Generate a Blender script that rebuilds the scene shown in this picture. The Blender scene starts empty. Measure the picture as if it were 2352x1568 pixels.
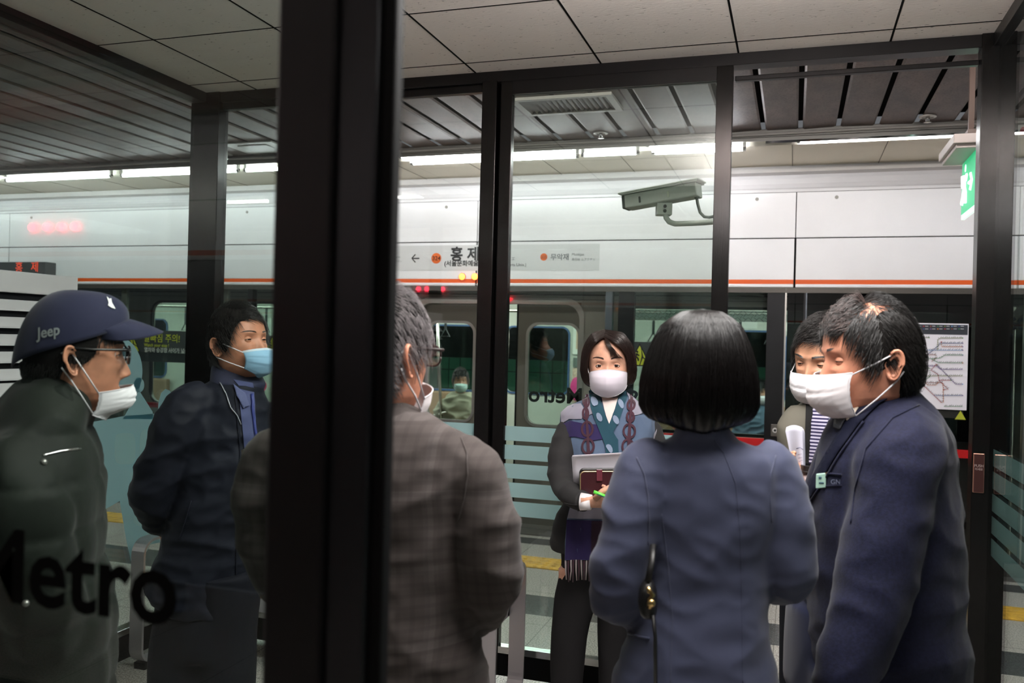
import bpy, bmesh, math, random
import numpy as np
from mathutils import Vector, Matrix
random.seed(7); rng = np.random.default_rng(11)
SC = bpy.context.scene; COL = SC.collection
# ------------------------------------------------------------------ camera
YAW, ROLL, FPX = math.radians(18), .0255, 2000.0
FW = np.array([-math.sin(YAW), math.cos(YAW), 0]); RT = np.array([math.cos(YAW), math.sin(YAW), 0]); UP = np.array([0, 0, 1.])
CX = RT*math.cos(ROLL) + UP*math.sin(ROLL); CY = -RT*math.sin(ROLL) + UP*math.cos(ROLL); CP = np.array([0, 0, 1.55])
cam = bpy.data.cameras.new('camera'); camo = bpy.data.objects.new('camera', cam); COL.objects.link(camo)
cam.sensor_width = 36; cam.lens = 36*FPX/2352
camo.matrix_world = Matrix(((CX[0], CY[0], -FW[0], CP[0]), (CX[1], CY[1], -FW[1], CP[1]), (CX[2], CY[2], -FW[2], CP[2]), (0, 0, 0, 1)))
cam.dof.use_dof = True; cam.dof.focus_distance = 3.1; cam.dof.aperture_fstop = 4.6; cam.clip_start = .02
SC.camera = camo
# ------------------------------------------------------------------ light, exposure
SC.view_settings.view_transform = 'Standard'; SC.view_settings.look = 'None'; SC.view_settings.gamma = 1
SC.view_settings.use_curve_mapping = False; SC.view_settings.exposure = 1.0
SC.cycles.max_bounces = 10; SC.cycles.transparent_max_bounces = 24; SC.cycles.sample_clamp_indirect = 6
SC.cycles.caustics_reflective = False; SC.cycles.caustics_refractive = False; SC.cycles.use_denoising = True
TUBE_E = 31.0        # fluorescent tubes over the platform edges
BOOTH_W = 27.0       # added pendant fill lamp, light down on the group
BOOTH_UP = 56.0  # same added lamp, light thrown up to brighten the booth ceiling
wd = bpy.data.worlds.new('world'); SC.world = wd; wd.use_nodes = True
wd.node_tree.nodes['Background'].inputs[0].default_value = (.30, .31, .33, 1); wd.node_tree.nodes['Background'].inputs[1].default_value = .22

def ray(px, py): return FW + CX*(px-1176)/FPX + CY*(784-py)/FPX
def W(px, py, d): return CP + ray(px, py)*d
def onY(px, py, Y): k = ray(px, py); return CP + k*Y/k[1]
def onX(px, py, X): k = ray(px, py); return CP + k*X/k[0]
def onZ(px, py, Z): k = ray(px, py); return CP + k*(Z-1.55)/k[2]
# ------------------------------------------------------------------ materials
def lin(c): 
    c = [x/255 for x in c]
    return tuple((x/12.92 if x <= .04045 else ((x+.055)/1.055)**2.4) for x in c) + (1,)
MATS = {}
def M(name, rgb, rough=.5, metal=0., spec=.5, noise=None, bump=None, sheen=0, stretch=None, emit=None, coat=0, aniso=0, sss=0, alpha=None):
    if name in MATS: return MATS[name]
    if rough >= .6 and metal == 0 and spec == .5: spec = .12     # cloth and matte paint
    m = bpy.data.materials.new(name); m.use_nodes = True; MATS[name] = m
    nt = m.node_tree; b = nt.nodes['Principled BSDF']; L = nt.links.new
    b.inputs['Base Color'].default_value = lin(rgb); b.inputs['Roughness'].default_value = rough
    b.inputs['Metallic'].default_value = metal; b.inputs['Specular IOR Level'].default_value = spec
    b.inputs['Sheen Weight'].default_value = sheen; b.inputs['Coat Weight'].default_value = coat
    b.inputs['Anisotropic'].default_value = aniso
    if sss: b.inputs['Subsurface Weight'].default_value = sss; b.inputs['Subsurface Radius'].default_value = (.01, .004, .002); b.inputs['Subsurface Scale'].default_value = 1
    if emit: b.inputs['Emission Color'].default_value = lin(emit[0]); b.inputs['Emission Strength'].default_value = emit[1]
    if alpha is not None: b.inputs['Alpha'].default_value = alpha
    def coords():
        tc = nt.nodes.new('ShaderNodeTexCoord'); o = tc.outputs['Object']
        if stretch:
            mp = nt.nodes.new('ShaderNodeMapping'); L(o, mp.inputs[0]); mp.inputs['Scale'].default_value = stretch; o = mp.outputs[0]
        return o
    if noise:      # (scale, amount, [second colour])
        n = nt.nodes.new('ShaderNodeTexNoise'); L(coords(), n.inputs['Vector']); n.inputs['Scale'].default_value = noise[0]; n.inputs['Detail'].default_value = 5
        cr = nt.nodes.new('ShaderNodeValToRGB'); L(n.outputs['Fac'], cr.inputs[0])
        c0 = noise[2] if len(noise) > 2 else tuple(max(0, x*(1-noise[1])) for x in rgb)
        c1 = rgb if len(noise) > 2 else tuple(min(255, x*(1+noise[1])) for x in rgb)
        cr.color_ramp.elements[0].position = .36; cr.color_ramp.elements[1].position = .64
        cr.color_ramp.elements[0].color = lin(c0); cr.color_ramp.elements[1].color = lin(c1)
        L(cr.outputs[0], b.inputs['Base Color'])
    if bump:
        n = nt.nodes.new('ShaderNodeTexNoise'); L(coords(), n.inputs['Vector']); n.inputs['Scale'].default_value = bump[0]; n.inputs['Detail'].default_value = 4
        bp = nt.nodes.new('ShaderNodeBump'); bp.inputs['Strength'].default_value = bump[1]; bp.inputs['Distance'].default_value = bump[2] if len(bump) > 2 else .01
        L(n.outputs['Fac'], bp.inputs['Height']); L(bp.outputs[0], b.inputs['Normal'])
    return m
def glass(name, tint, refl=1.0, rough=0.0, base=0.0):
    if name in MATS: return MATS[name]
    m = bpy.data.materials.new(name); m.use_nodes = True; MATS[name] = m; nt = m.node_tree; nt.nodes.clear(); L = nt.links.new
    o = nt.nodes.new('ShaderNodeOutputMaterial'); t = nt.nodes.new('ShaderNodeBsdfTransparent'); g = nt.nodes.new('ShaderNodeBsdfGlossy')
    t.inputs[0].default_value = (*tint, 1); g.inputs['Roughness'].default_value = rough; g.inputs[0].default_value = (.95, .98, 1, 1)
    lw = nt.nodes.new('ShaderNodeLayerWeight'); lw.inputs[0].default_value = .5
    pw = nt.nodes.new('ShaderNodeMath'); pw.operation = 'POWER'; pw.inputs[1].default_value = 4.5; L(lw.outputs['Facing'], pw.inputs[0])
    ma = nt.nodes.new('ShaderNodeMath'); ma.operation = 'MULTIPLY_ADD'; ma.inputs[1].default_value = .9; ma.inputs[2].default_value = .04*refl+base; ma.use_clamp = True; L(pw.outputs[0], ma.inputs[0])
    mx = nt.nodes.new('ShaderNodeMixShader'); L(ma.outputs[0], mx.inputs[0]); L(t.outputs[0], mx.inputs[1]); L(g.outputs[0], mx.inputs[2]); L(mx.outputs[0], o.inputs[0])
    return m
def film(name, rgb, see=.15, trans=.5, rough=.5):
    if name in MATS: return MATS[name]
    m = bpy.data.materials.new(name); m.use_nodes = True; MATS[name] = m; nt = m.node_tree; nt.nodes.clear(); L = nt.links.new
    o = nt.nodes.new('ShaderNodeOutputMaterial'); t = nt.nodes.new('ShaderNodeBsdfTransparent'); d = nt.nodes.new('ShaderNodeBsdfDiffuse'); q = nt.nodes.new('ShaderNodeBsdfTranslucent')
    for k in (d, q): k.inputs[0].default_value = lin(rgb)
    a = nt.nodes.new('ShaderNodeMixShader'); a.inputs[0].default_value = trans; L(d.outputs[0], a.inputs[1]); L(q.outputs[0], a.inputs[2])
    c = nt.nodes.new('ShaderNodeMixShader'); c.inputs[0].default_value = see; L(a.outputs[0], c.inputs[1]); L(t.outputs[0], c.inputs[2]); L(c.outputs[0], o.inputs[0])
    return m
# ------------------------------------------------------------------ objects
def empty(name, loc=(0, 0, 0)):
    o = bpy.data.objects.new(name, None); COL.objects.link(o); o.location = tuple(loc); o.empty_display_size = .1; return o
def tag(o, label=None, cat=None, group=None, kind=None):
    if label: o['label'] = label
    if cat: o['category'] = cat
    if group: o['group'] = group
    if kind: o['kind'] = kind
    return o
def put(o, parent):
    if parent is not None:
        o.parent = parent
        o.matrix_parent_inverse = Matrix.Identity(4)
        pw = Vector((0, 0, 0)); q = parent
        while q is not None: pw += q.location; q = q.parent
        o.location = Vector(o.location) - pw
    return o
def mesh_obj(name, verts, faces, mat, parent=None, smooth=False, label=None, origin=None):
    """verts in world space; the object's origin goes to `origin` (default: the mesh's own base centre)"""
    V = np.asarray(verts, float).reshape(-1, 3)
    if origin is None: origin = np.array([*(V[:, :2].min(0)+V[:, :2].max(0))/2, V[:, 2].min()]) if len(V) else np.zeros(3)
    origin = np.asarray(origin, float)
    me = bpy.data.meshes.new(name); me.from_pydata((V-origin).tolist(), [], faces); me.update()
    if smooth: me.shade_smooth()
    o = bpy.data.objects.new(name, me); COL.objects.link(o); o.location = tuple(origin)
    if mat is not None:
        for mm in (mat if isinstance(mat, (list, tuple)) else [mat]): me.materials.append(mm)
    put(o, parent)
    if label: o['label'] = label
    return o
class MB:
    def __init__(s): s.v = []; s.f = []; s.m = []; s.cur = 0
    def add(s, vs, fs):
        n = len(s.v); s.v += [tuple(map(float, p)) for p in vs]; s.f += [tuple(i+n for i in f) for f in fs]; s.m += [s.cur]*len(fs); return s
    def box(s, x0, x1, y0, y1, z0, z1):
        return s.add([(x, y, z) for z in (z0, z1) for y in (y0, y1) for x in (x0, x1)], [(0, 2, 3, 1), (4, 5, 7, 6), (0, 1, 5, 4), (2, 6, 7, 3), (0, 4, 6, 2), (1, 3, 7, 5)])
    def obox(s, c, ax, h):       # centre, three axes, half sizes
        c = np.array(c, float); A = [np.array(a, float)/np.linalg.norm(a) for a in ax]
        return s.add([c + A[0]*h[0]*i + A[1]*h[1]*j + A[2]*h[2]*k for k in (-1, 1) for j in (-1, 1) for i in (-1, 1)], [(0, 2, 3, 1), (4, 5, 7, 6), (0, 1, 5, 4), (2, 6, 7, 3), (0, 4, 6, 2), (1, 3, 7, 5)])
    def loft(s, rings, cap=True, closed=True):
        n = len(rings[0]); vs = [p for r in rings for p in r]; fs = []
        for i in range(len(rings)-1):
            for j in range(n if closed else n-1):
                a = i*n+j; b = i*n+(j+1) % n; fs.append((a, b, b+n, a+n))
        if cap and closed: fs.append(tuple(range(n-1, -1, -1))); fs.append(tuple(range((len(rings)-1)*n, len(rings)*n)))
        return s.add(vs, fs)
    def tube(s, pts, r, n=10, flat=1.0, up=None, cap=True):
        P = [np.array(p, float) for p in pts]; k = len(P); R = r if hasattr(r, '__len__') else [r]*k; rings = []; u = None
        for i in range(k):
            t = P[min(i+1, k-1)] - P[max(i-1, 0)]; t = t/(np.linalg.norm(t)+1e-12)
            if u is None:
                u = np.array(up if up is not None else ((0, 0, 1) if abs(t[2]) < .9 else (1, 0, 0)), float)
            u = u - t*(u@t); u = u/(np.linalg.norm(u)+1e-12); w = np.cross(t, u)
            rings.append([P[i] + R[i]*(flat*math.cos(a)*u + math.sin(a)*w) for a in np.linspace(0, 2*math.pi, n, endpoint=False)])
        return s.loft(rings, cap)
    def prism(s, pts, nrm, th):     # planar polygon of 3d points, extruded along nrm
        nrm = np.array(nrm, float); a = [np.array(p, float) for p in pts]; n = len(a); b = [p+nrm*th for p in a]
        return s.add(a+b, [tuple(range(n-1, -1, -1)), tuple(range(n, 2*n))] + [(i, (i+1) % n, (i+1) % n+n, i+n) for i in range(n)])
    def sphere(s, c, r, nu=16, nv=10, sc=(1, 1, 1)):
        rings = []
        for i in range(nv+1):
            p = math.pi*i/nv; rr = max(math.sin(p), 1e-4)
            rings.append([(c[0]+r*sc[0]*rr*math.cos(a), c[1]+r*sc[1]*rr*math.sin(a), c[2]-r*sc[2]*math.cos(p)) for a in np.linspace(0, 2*math.pi, nu, endpoint=False)])
        return s.loft(rings)
    def build(s, name, mat, parent=None, smooth=False, label=None, bevel=0, origin=None):
        o = mesh_obj(name, s.v, s.f, mat, parent, smooth, label, origin)
        if isinstance(mat, (list, tuple)): o.data.polygons.foreach_set('material_index', s.m)
        if bevel:
            b = o.modifiers.new('bevel', 'BEVEL'); b.width = bevel; b.segments = 2; b.limit_method = 'ANGLE'
        return o
def rrect(x0, x1, z0, z1, r, n=6):     # rounded rectangle outline, ccw
    P = []
    for cx, cz, a0 in ((x1-r, z1-r, 0), (x0+r, z1-r, 90), (x0+r, z0+r, 180), (x1-r, z0+r, 270)):
        for k in range(n+1): a = math.radians(a0+90*k/n); P.append((cx+r*math.cos(a), cz+r*math.sin(a)))
    return P
def plate_hole(mb, x0, x1, z0, z1, h, y0, y1):   # plate in XZ with a rounded hole h=(hx0,hx1,hz0,hz1,r)
    H = rrect(*h); cx = (h[0]+h[1])/2; cz = (h[2]+h[3])/2; O = []
    n = len(H)
    for i, (x, z) in enumerate(H):
        dx, dz = x-cx, z-cz; t = min(((x1-cx) if dx > 0 else (x0-cx))/dx if abs(dx) > 1e-9 else 1e9, ((z1-cz) if dz > 0 else (z0-cz))/dz if abs(dz) > 1e-9 else 1e9)
        O.append((cx+dx*t, cz+dz*t))
    # snap the outline's corners
    for cxn, czn in ((x0, z0), (x0, z1), (x1, z0), (x1, z1)):
        k = min(range(n), key=lambda i: (O[i][0]-cxn)**2+(O[i][1]-czn)**2); O[k] = (cxn, czn)
    rings = [[(x, y0, z) for x, z in O], [(x, y0, z) for x, z in H], [(x, y1, z) for x, z in H], [(x, y1, z) for x, z in O]]
    mb.loft(rings, cap=False)
def ringframe(mb, h, w, y0, y1):
    A = rrect(h[0]-w, h[1]+w, h[2]-w, h[3]+w, h[4]+w); B = rrect(*h)
    mb.loft([[(x, y0, z) for x, z in A], [(x, y0, z) for x, z in B], [(x, y1, z) for x, z in B], [(x, y1, z) for x, z in A], [(x, y0, z) for x, z in A]], cap=False)
def text(name, s, size, loc, mat, parent=None, xdir=(1, 0, 0), up=(0, 0, 1), align='LEFT', th=.0006, sx=1.0, bold=0.0, spacing=1.0):
    c = bpy.data.curves.new(name, 'FONT'); c.body = s; c.size = size; c.align_x = align; c.extrude = th/2; c.offset = bold; c.resolution_u = 3; c.space_character = spacing
    t = bpy.data.objects.new(name+'_tmp', c); COL.objects.link(t); bpy.context.view_layer.update()
    me = bpy.data.meshes.new_from_object(t.evaluated_get(bpy.context.evaluated_depsgraph_get())); bpy.data.objects.remove(t)
    X = np.array(xdir, float); X /= np.linalg.norm(X); Z = np.array(up, float); Z /= np.linalg.norm(Z); N = np.cross(X, Z)
    V = np.zeros(len(me.vertices)*3); me.vertices.foreach_get('co', V); V = V.reshape(-1, 3)
    Wd = np.array(loc) + V[:, :1]*sx*X + V[:, 1:2]*Z + V[:, 2:3]*N
    F = [tuple(p.vertices) for p in me.polygons]
    return mesh_obj(name, Wd, F, mat, parent)
# ================================================================== materials of the place
white_panel = M('white_panel', (232, 230, 232), .28, noise=(1.2, .02))
orange = M('line_orange', (226, 92, 28), .4)
black_gap = M('black_gap', (14, 14, 15), .7)
dark_steel = M('dark_steel', (50, 48, 48), .24, .85, aniso=.6, bump=(60, .05), stretch=(8, 8, .2))
post_face = M('post_face', (46, 44, 45), .34, .7)
black_rubber = M('black_rubber', (12, 12, 13), .6)
chrome = M('chrome', (205, 205, 205), .12, 1)
steel = M('train_steel', (150, 147, 140), .42, .45, bump=(30, .08), stretch=(.15, 6, 6))
steel_light = M('steel_light', (178, 176, 172), .3, .8)
grey_paint = M('grey_paint', (150, 150, 152), .45)
ink = M('ink', (26, 26, 28), .5); ink_grey = M('ink_grey', (110, 112, 114), .5)
clear = glass('clear_glass', (.965, .985, .972), 1.0)
door_glass = glass('door_glass', (.84, .885, .86), 1.5)
front_glass = glass('front_glass', (.82, .875, .855), 0.8, 0, .0)
psd_glass = glass('screen_door_glass', (.80, .83, .82), 1.3)
dark_glass = glass('dark_glass', (.17, .175, .18), 1.4)
frost = film('frosted_film', (198, 226, 229), .12, .6)
# speckled acoustic tile with worm marks
def tile_mat():
    m = M('acoustic_tile', (244, 236, 232), .9); nt = m.node_tree; L = nt.links.new; b = nt.nodes['Principled BSDF']
    tc = nt.nodes.new('ShaderNodeTexCoord'); mp = nt.nodes.new('ShaderNodeMapping'); mp.inputs['Scale'].default_value = (22, 75, 1); L(tc.outputs['Object'], mp.inputs[0])
    n = nt.nodes.new('ShaderNodeTexNoise'); n.inputs['Scale'].default_value = 1.6; n.inputs['Detail'].default_value = 2; n.inputs['Distortion'].default_value = .6; L(mp.outputs[0], n.inputs['Vector'])
    cr = nt.nodes.new('ShaderNodeValToRGB'); cr.color_ramp.elements[0].position = .685; cr.color_ramp.elements[1].position = .72
    cr.color_ramp.elements[0].color = lin((244, 236, 232)); cr.color_ramp.elements[1].color = lin((128, 118, 116)); L(n.outputs['Fac'], cr.inputs[0]); L(cr.outputs[0], b.inputs['Base Color'])
    bp = nt.nodes.new('ShaderNodeBump'); bp.inputs['Strength'].default_value = .3; bp.inputs['Distance'].default_value = -.003; L(n.outputs['Fac'], bp.inputs['Height']); L(bp.outputs[0], b.inputs['Normal'])
    return m
tile = tile_mat()
def plank_mat():      # soiled aluminium planks
    m = M('soiled_plank', (132, 120, 116), .5, .2); nt = m.node_tree; L = nt.links.new; b = nt.nodes['Principled BSDF']
    tc = nt.nodes.new('ShaderNodeTexCoord'); mp = nt.nodes.new('ShaderNodeMapping'); mp.inputs['Scale'].default_value = (2.2, 1.1, 1); L(tc.outputs['Object'], mp.inputs[0])
    n = nt.nodes.new('ShaderNodeTexNoise'); n.inputs['Scale'].default_value = 2.2; n.inputs['Detail'].default_value = 8; n.inputs['Roughness'].default_value = .62; L(mp.outputs[0], n.inputs['Vector'])
    cr = nt.nodes.new('ShaderNodeValToRGB'); cr.color_ramp.elements[0].position = .3; cr.color_ramp.elements[1].position = .7
    cr.color_ramp.elements[0].color = lin((66, 55, 52)); cr.color_ramp.elements[1].color = lin((118, 103, 98)); L(n.outputs['Fac'], cr.inputs[0])
    n2 = nt.nodes.new('ShaderNodeTexNoise'); n2.inputs['Scale'].default_value = 90; n2.inputs['Detail'].default_value = 3; L(tc.outputs['Object'], n2.inputs['Vector'])
    c2 = nt.nodes.new('ShaderNodeValToRGB'); c2.color_ramp.elements[0].position = .38; c2.color_ramp.elements[1].position = .5; c2.color_ramp.elements[0].color = (.62, .6, .6, 1); L(n2.outputs['Fac'], c2.inputs[0])
    mx = nt.nodes.new('ShaderNodeMixRGB'); mx.blend_type = 'MULTIPLY'; mx.inputs[0].default_value = .8; L(cr.outputs[0], mx.inputs[1]); L(c2.outputs[0], mx.inputs[2]); L(mx.outputs[0], b.inputs['Base Color'])
    mr = nt.nodes.new('ShaderNodeMapRange'); mr.inputs[3].default_value = .42; mr.inputs[4].default_value = .7; L(n.outputs['Fac'], mr.inputs[0]); L(mr.outputs[0], b.inputs['Roughness'])
    return m
plank = plank_mat()
def floor_mat():
    m = M('granite_floor', (176, 172, 166), .22); nt = m.node_tree; L = nt.links.new; b = nt.nodes['Principled BSDF']
    tc = nt.nodes.new('ShaderNodeTexCoord'); sp = nt.nodes.new('ShaderNodeSeparateXYZ'); L(tc.outputs['Object'], sp.inputs[0])
    def math_(op, a, bb, c=None):
        q = nt.nodes.new('ShaderNodeMath'); q.operation = op
        for i, v in enumerate((a, bb, c)):
            if v is None: continue
            if isinstance(v, (int, float)): q.inputs[i].default_value = v
            else: L(v, q.inputs[i])
        return q.outputs[0]
    def band(o, a, c): return math_('MULTIPLY', math_('GREATER_THAN', o, a), math_('LESS_THAN', o, c))
    X, Y = sp.outputs[0], sp.outputs[1]
    n = nt.nodes.new('ShaderNodeTexNoise'); n.inputs['Scale'].default_value = 130; n.inputs['Detail'].default_value = 4; L(tc.outputs['Object'], n.inputs['Vector'])
    cl = nt.nodes.new('ShaderNodeValToRGB'); cl.color_ramp.elements[0].position = .38; cl.color_ramp.elements[1].position = .58; cl.color_ramp.elements[0].color = lin((136, 132, 127)); cl.color_ramp.elements[1].color = lin((200, 196, 188)); L(n.outputs['Fac'], cl.inputs[0])
    cd = nt.nodes.new('ShaderNodeValToRGB'); cd.color_ramp.elements[0].position = .38; cd.color_ramp.elements[1].position = .6; cd.color_ramp.elements[0].color = lin((48, 49, 50)); cd.color_ramp.elements[1].color = lin((84, 85, 86)); L(n.outputs['Fac'], cd.inputs[0])
    dark = math_('ADD', band(Y, 4.76, 5.13), math_('ADD', band(Y, 6.42, 6.62), band(Y, -1.6, -1.2)))
    mx = nt.nodes.new('ShaderNodeMixRGB'); L(dark, mx.inputs[0]); L(cl.outputs[0], mx.inputs[1]); L(cd.outputs[0], mx.inputs[2])
    jx = math_('LESS_THAN', math_('FRACT', math_('DIVIDE', math_('ADD', X, 60.07), .6), 0), .008); jy = math_('LESS_THAN', math_('FRACT', math_('DIVIDE', math_('ADD', Y, 60.2), .6), 0), .008)
    j = math_('MAXIMUM', jx, jy); m2 = nt.nodes.new('ShaderNodeMixRGB'); L(math_('MULTIPLY', j, .6), m2.inputs[0]); L(mx.outputs[0], m2.inputs[1]); m2.inputs[2].default_value = lin((52, 50, 48)); L(m2.outputs[0], b.inputs['Base Color'])
    return m
# ================================================================== floor and ceilings
tag(MB().box(-13, 6, -3.1, 6.86, -.12, 0).build('floor', floor_mat(), origin=(0, 0, 0)), kind='structure')
tag(MB().box(-13, 6, -6.5, -3.1, -1.3, -1.2).box(-13, 6, 6.86, 13, -1.3, -1.2).build('floor', M('track_bed', (40, 38, 36), .9), origin=(0, 0, -1.3)), kind='structure')
pt = MB(); pt.box(-3.2, 1.6, 5.74, 6.03, 0, .006)
for i in range(80):
    for k in range(5):
        x = -3.17+i*.06; y = 5.77+k*.058
        pt.loft([[(x+r*math.cos(a), y+r*math.sin(a), z) for a in np.linspace(0, 2*math.pi, 8, endpoint=False)] for r, z in ((.016, .006), (.010, .011))])
pt.box(-13, -3.2, 5.74, 6.03, 0, .006).box(1.6, 6, 5.74, 6.03, 0, .006)
tag(pt.build('floor', M('tactile_yellow', (205, 160, 52), .5, noise=(14, .12)), origin=(0, 5.9, 0)), kind='structure')
mb = MB()
for i in range(-56, 25):
    if i*.232 < -13 or i*.232 > 5.6: continue
    x = i*.232; tilt = random.uniform(-.004, .004)
    mb.add([(x+.014, -2.4, 3.0), (x+.014, 6.06, 3.0), (x+.026, 6.06, 2.992+tilt), (x+.026, -2.4, 2.992+tilt), (x+.206, -2.4, 2.992-tilt), (x+.206, 6.06, 2.992-tilt), (x+.218, 6.06, 3.0), (x+.218, -2.4, 3.0)],
           [(0, 3, 2, 1), (3, 4, 5, 2), (4, 7, 6, 5)])
ce = mb.build('ceiling', plank, origin=(0, 0, 3)); tag(ce, kind='structure')
tag(MB().box(-13, 6, -2.4, 6.06, 3.06, 3.1).build('ceiling', M('ceiling_void', (16, 15, 15), .9)), kind='structure')
# ------------------------------------------------------------------ platform edge: soffit, cove, header panels, glass
soffit_m = M('soffit_cream', (228, 221, 205), .6); ledge_m = M('ledge_white', (196, 192, 190), .5)
def strip(mb, prof, x0, x1, sgn=1, yo=0):
    for (ya, za), (yb, zb) in zip(prof[:-1], prof[1:]):
        mb.add([(x0, yo+sgn*ya, za), (x1, yo+sgn*ya, za), (x1, yo+sgn*yb, zb), (x0, yo+sgn*yb, zb)], [(0, 1, 2, 3)])
def edge_header(Y0, s, name, full):
    """s=+1 far edge, -1 the edge behind the camera; profile distances are measured from the header plane"""
    root = empty(name, (0, Y0, 0)); tag(root, kind='structure')
    y = lambda d: Y0+s*d
    mb = MB(); strip(mb, [(-.62, 3.0), (-.62, 2.93), (.1, 2.93)], -13, 6, s, Y0); mb.build('soffit', soffit_m, root)
    mb = MB()
    for i in range(-21, 10): x = -.05+i*.6; mb.box(x-.002, x+.002, *sorted((y(-.61), y(.1))), 2.9275, 2.9298)
    mb.build('soffit_seam', M('seam', (110, 104, 92), .8), root)
    mb = MB(); strip(mb, [(.1, 2.93), (.1, 2.90), (.05, 2.898), (.05, 2.875), (.12, 2.865)], -13, 6, s, Y0); mb.build('ledge', ledge_m, root)
    mb = MB(); strip(mb, [(.12, 2.865), (.13, 2.84), (.125, 2.80), (.10, 2.765), (.06, 2.74), (.0, 2.735), (.0, 2.715)], -13, 6, s, Y0); mb.build('cove', M('cove_white', (214, 212, 214), .25), root, smooth=False)
    xs = [-.015+2.523*k for k in range(-6, 4)]
    for a, b in zip(xs[:-1], xs[1:]):
        MB().box(a+.003, b-.003, *sorted((y(0), y(.02))), 2.376, 2.712).build('header_panel', white_panel, root, bevel=.002)
        MB().box(a+.007, b-.007, *sorted((y(0), y(.02))), 2.062, 2.368).build('header_panel', white_panel, root, bevel=.002)
        MB().box(a+.007, b-.007, *sorted((y(-.001), y(.02))), 2.030, 2.062).build('orange_stripe', orange, root)
        MB().box(a+.007, b-.007, *sorted((y(-.004), y(.02))), 2.004, 2.030).build('lip', white_panel, root, bevel=.006)
        if full:
            for q in (.28, 2.24):
                MB().tube([(a+q, y(-.004), 2.668), (a+q, y(.01), 2.668)], .013, 14).build('screw_cap', M('screw_cap', (150, 146, 140), .5), root)
    MB().box(-13, 6, *sorted((y(.022), y(.20))), 2.01, 2.70).box(-13, 6, *sorted((y(.14), y(.20))), 2.70, 3.0).build('backing', black_gap, root)
    return root
hd = edge_header(6.8, 1, 'wall_far', True)
hb = edge_header(-3.1, -1, 'wall_near', False)
# station name strip on the header
nb = MB(); nb.box(-3.65, -1.495, 6.7985, 6.7995, 2.132, 2.345); name_board = nb.build('station_name_strip', M('strip_grey', (205, 204, 204), .35), hd)
Yt = 6.797
def tx(s, px, py, size, mat=ink, bold=.0, **k):
    p = onY(px, py, Yt); return text('station_lettering', s, size, p, mat, hd, bold=bold, **k)
tx('홍 제', 1034, 596, .125, bold=.0035); tx('(서울문화예술대학교)', 1020, 610, .053, bold=.001)
tx('ジェ', 1162, 597, .042, ink_grey); tx('Arts Univ.)', 1166, 611, .036, ink)
tx('무악재', 1264, 596, .057, ink_grey, bold=.001); tx('Muakjae', 1313, 587, .031, ink_grey); tx('毋岳岾 ムアクチェ', 1313, 598, .0235, ink_grey)
tx('Nokbeon', 919, 592, .028, ink_grey, align='RIGHT'); tx('碌磻 ノクポン', 923, 602, .022, ink_grey, align='RIGHT')
def disc(px, py, r, mat, name, Y=Yt, parent=hd):
    p = onY(px, py, Y); return MB().tube([p, p+np.array((0, .002, 0))], r, 28).build(name, mat, parent)
num_or = M('number_orange', (222, 106, 48), .4)
disc(1002, 593, .045, num_or, 'number_disc', 6.7972); disc(1249, 590, .030, num_or, 'number_disc', 6.7972)
text('station_number', '324', .05, onY(1002, 597.5, 6.795), ink, hd, align='CENTER'); text('station_number', '325', .034, onY(1249, 593.5, 6.795), M('number_ink', (120, 60, 40)), hd, align='CENTER')
ar = MB()
for a, b in (((946, 593), (963, 593)), ((946, 593), (954, 584)), ((946, 593), (954, 602))): ar.tube([onY(*a, 6.797), onY(*b, 6.797)], .0045, 6)
ar.build('direction_arrow', ink, hd)
# orange warning lamps under the name strip, red ones on the header behind the camera
lamp_glow = M('lamp_orange', (255, 120, 60), .4, emit=((255, 132, 40), 5.5)); lamp_red2 = M('lamp_red_strong', (255, 40, 50), .4, emit=((255, 30, 60), 26)); lamp_red = M('lamp_red', (255, 40, 50), .4, emit=((255, 30, 50), 3)); 
for i, (px, lab) in enumerate(((1061, 'left'), (1090, 'right'))):
    p = onY(px, 635, 6.79); t = empty('warning_lamp', p); tag(t, 'round glowing orange warning lamp under the station name, %s one of the pair' % lab, 'lamp', 'orange lamps under the station name')
    MB().sphere(p, .026, 18, 10, (1, .5, 1)).build('lens', lamp_glow, t, True)
    MB().tube([p+[0, .012, 0], p+[0, .002, 0]], .031, 20).build('bezel', M('bezel', (225, 120, 110), .3), t)
for k, X in enumerate((-4.805, -4.685, -4.565, -4.455)):
    p = np.array((X, -3.085, 2.222)); t = empty('signal_lamp', p); tag(t, ('first', 'second', 'third', 'last')[k]+' from the left of four red lamps reflected in the left glass', 'lamp', 'red lamps of the opposite header')
    MB().sphere(p, .030, 14, 8, (1, .5, 1)).build('lens', lamp_red2, t, True)
# ------------------------------------------------------------------ fluorescent tubes in their trough
tube_m = M('fluorescent', (255, 255, 255), .5, emit=((250, 252, 255), TUBE_E))
reflector = M('reflector', (190, 192, 192), .16, .95); trough_m = M('trough', (120, 118, 116), .35, .6)
def trough(Yc, s, root):
    y = lambda d: Yc+s*d
    MB().box(-13, 6, *sorted((y(-.125), y(-.115))), 2.95, 3.0).box(-13, 6, *sorted((y(-.12), y(.05))), 2.996, 3.0).box(-13, 6, *sorted((y(-.104), y(-.098))), 2.928, 3.0).build('light_trough', trough_m, root)
    mb = MB()
    mb.tube([(x, y(-.14)+.004*math.sin(x*1.7), 2.965+.004*math.sin(x*2.3)) for x in np.linspace(-13, 6, 60)], .009, 8)
    mb.build('conduit', M('conduit_grey', (150, 146, 144), .4), root, True)
trough(6.13, 1, hd); trough(-2.43, -1, hb)
added_tube = M('added_fluorescent', (255, 255, 255), .5, emit=((255, 248, 240), TUBE_E*1.3)); added_tube_dim = M('added_fluorescent_dim', (255, 255, 255), .5, emit=((255, 248, 240), TUBE_E*.4))  # glow of the added tube rows only, set apart from the edge tubes
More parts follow.
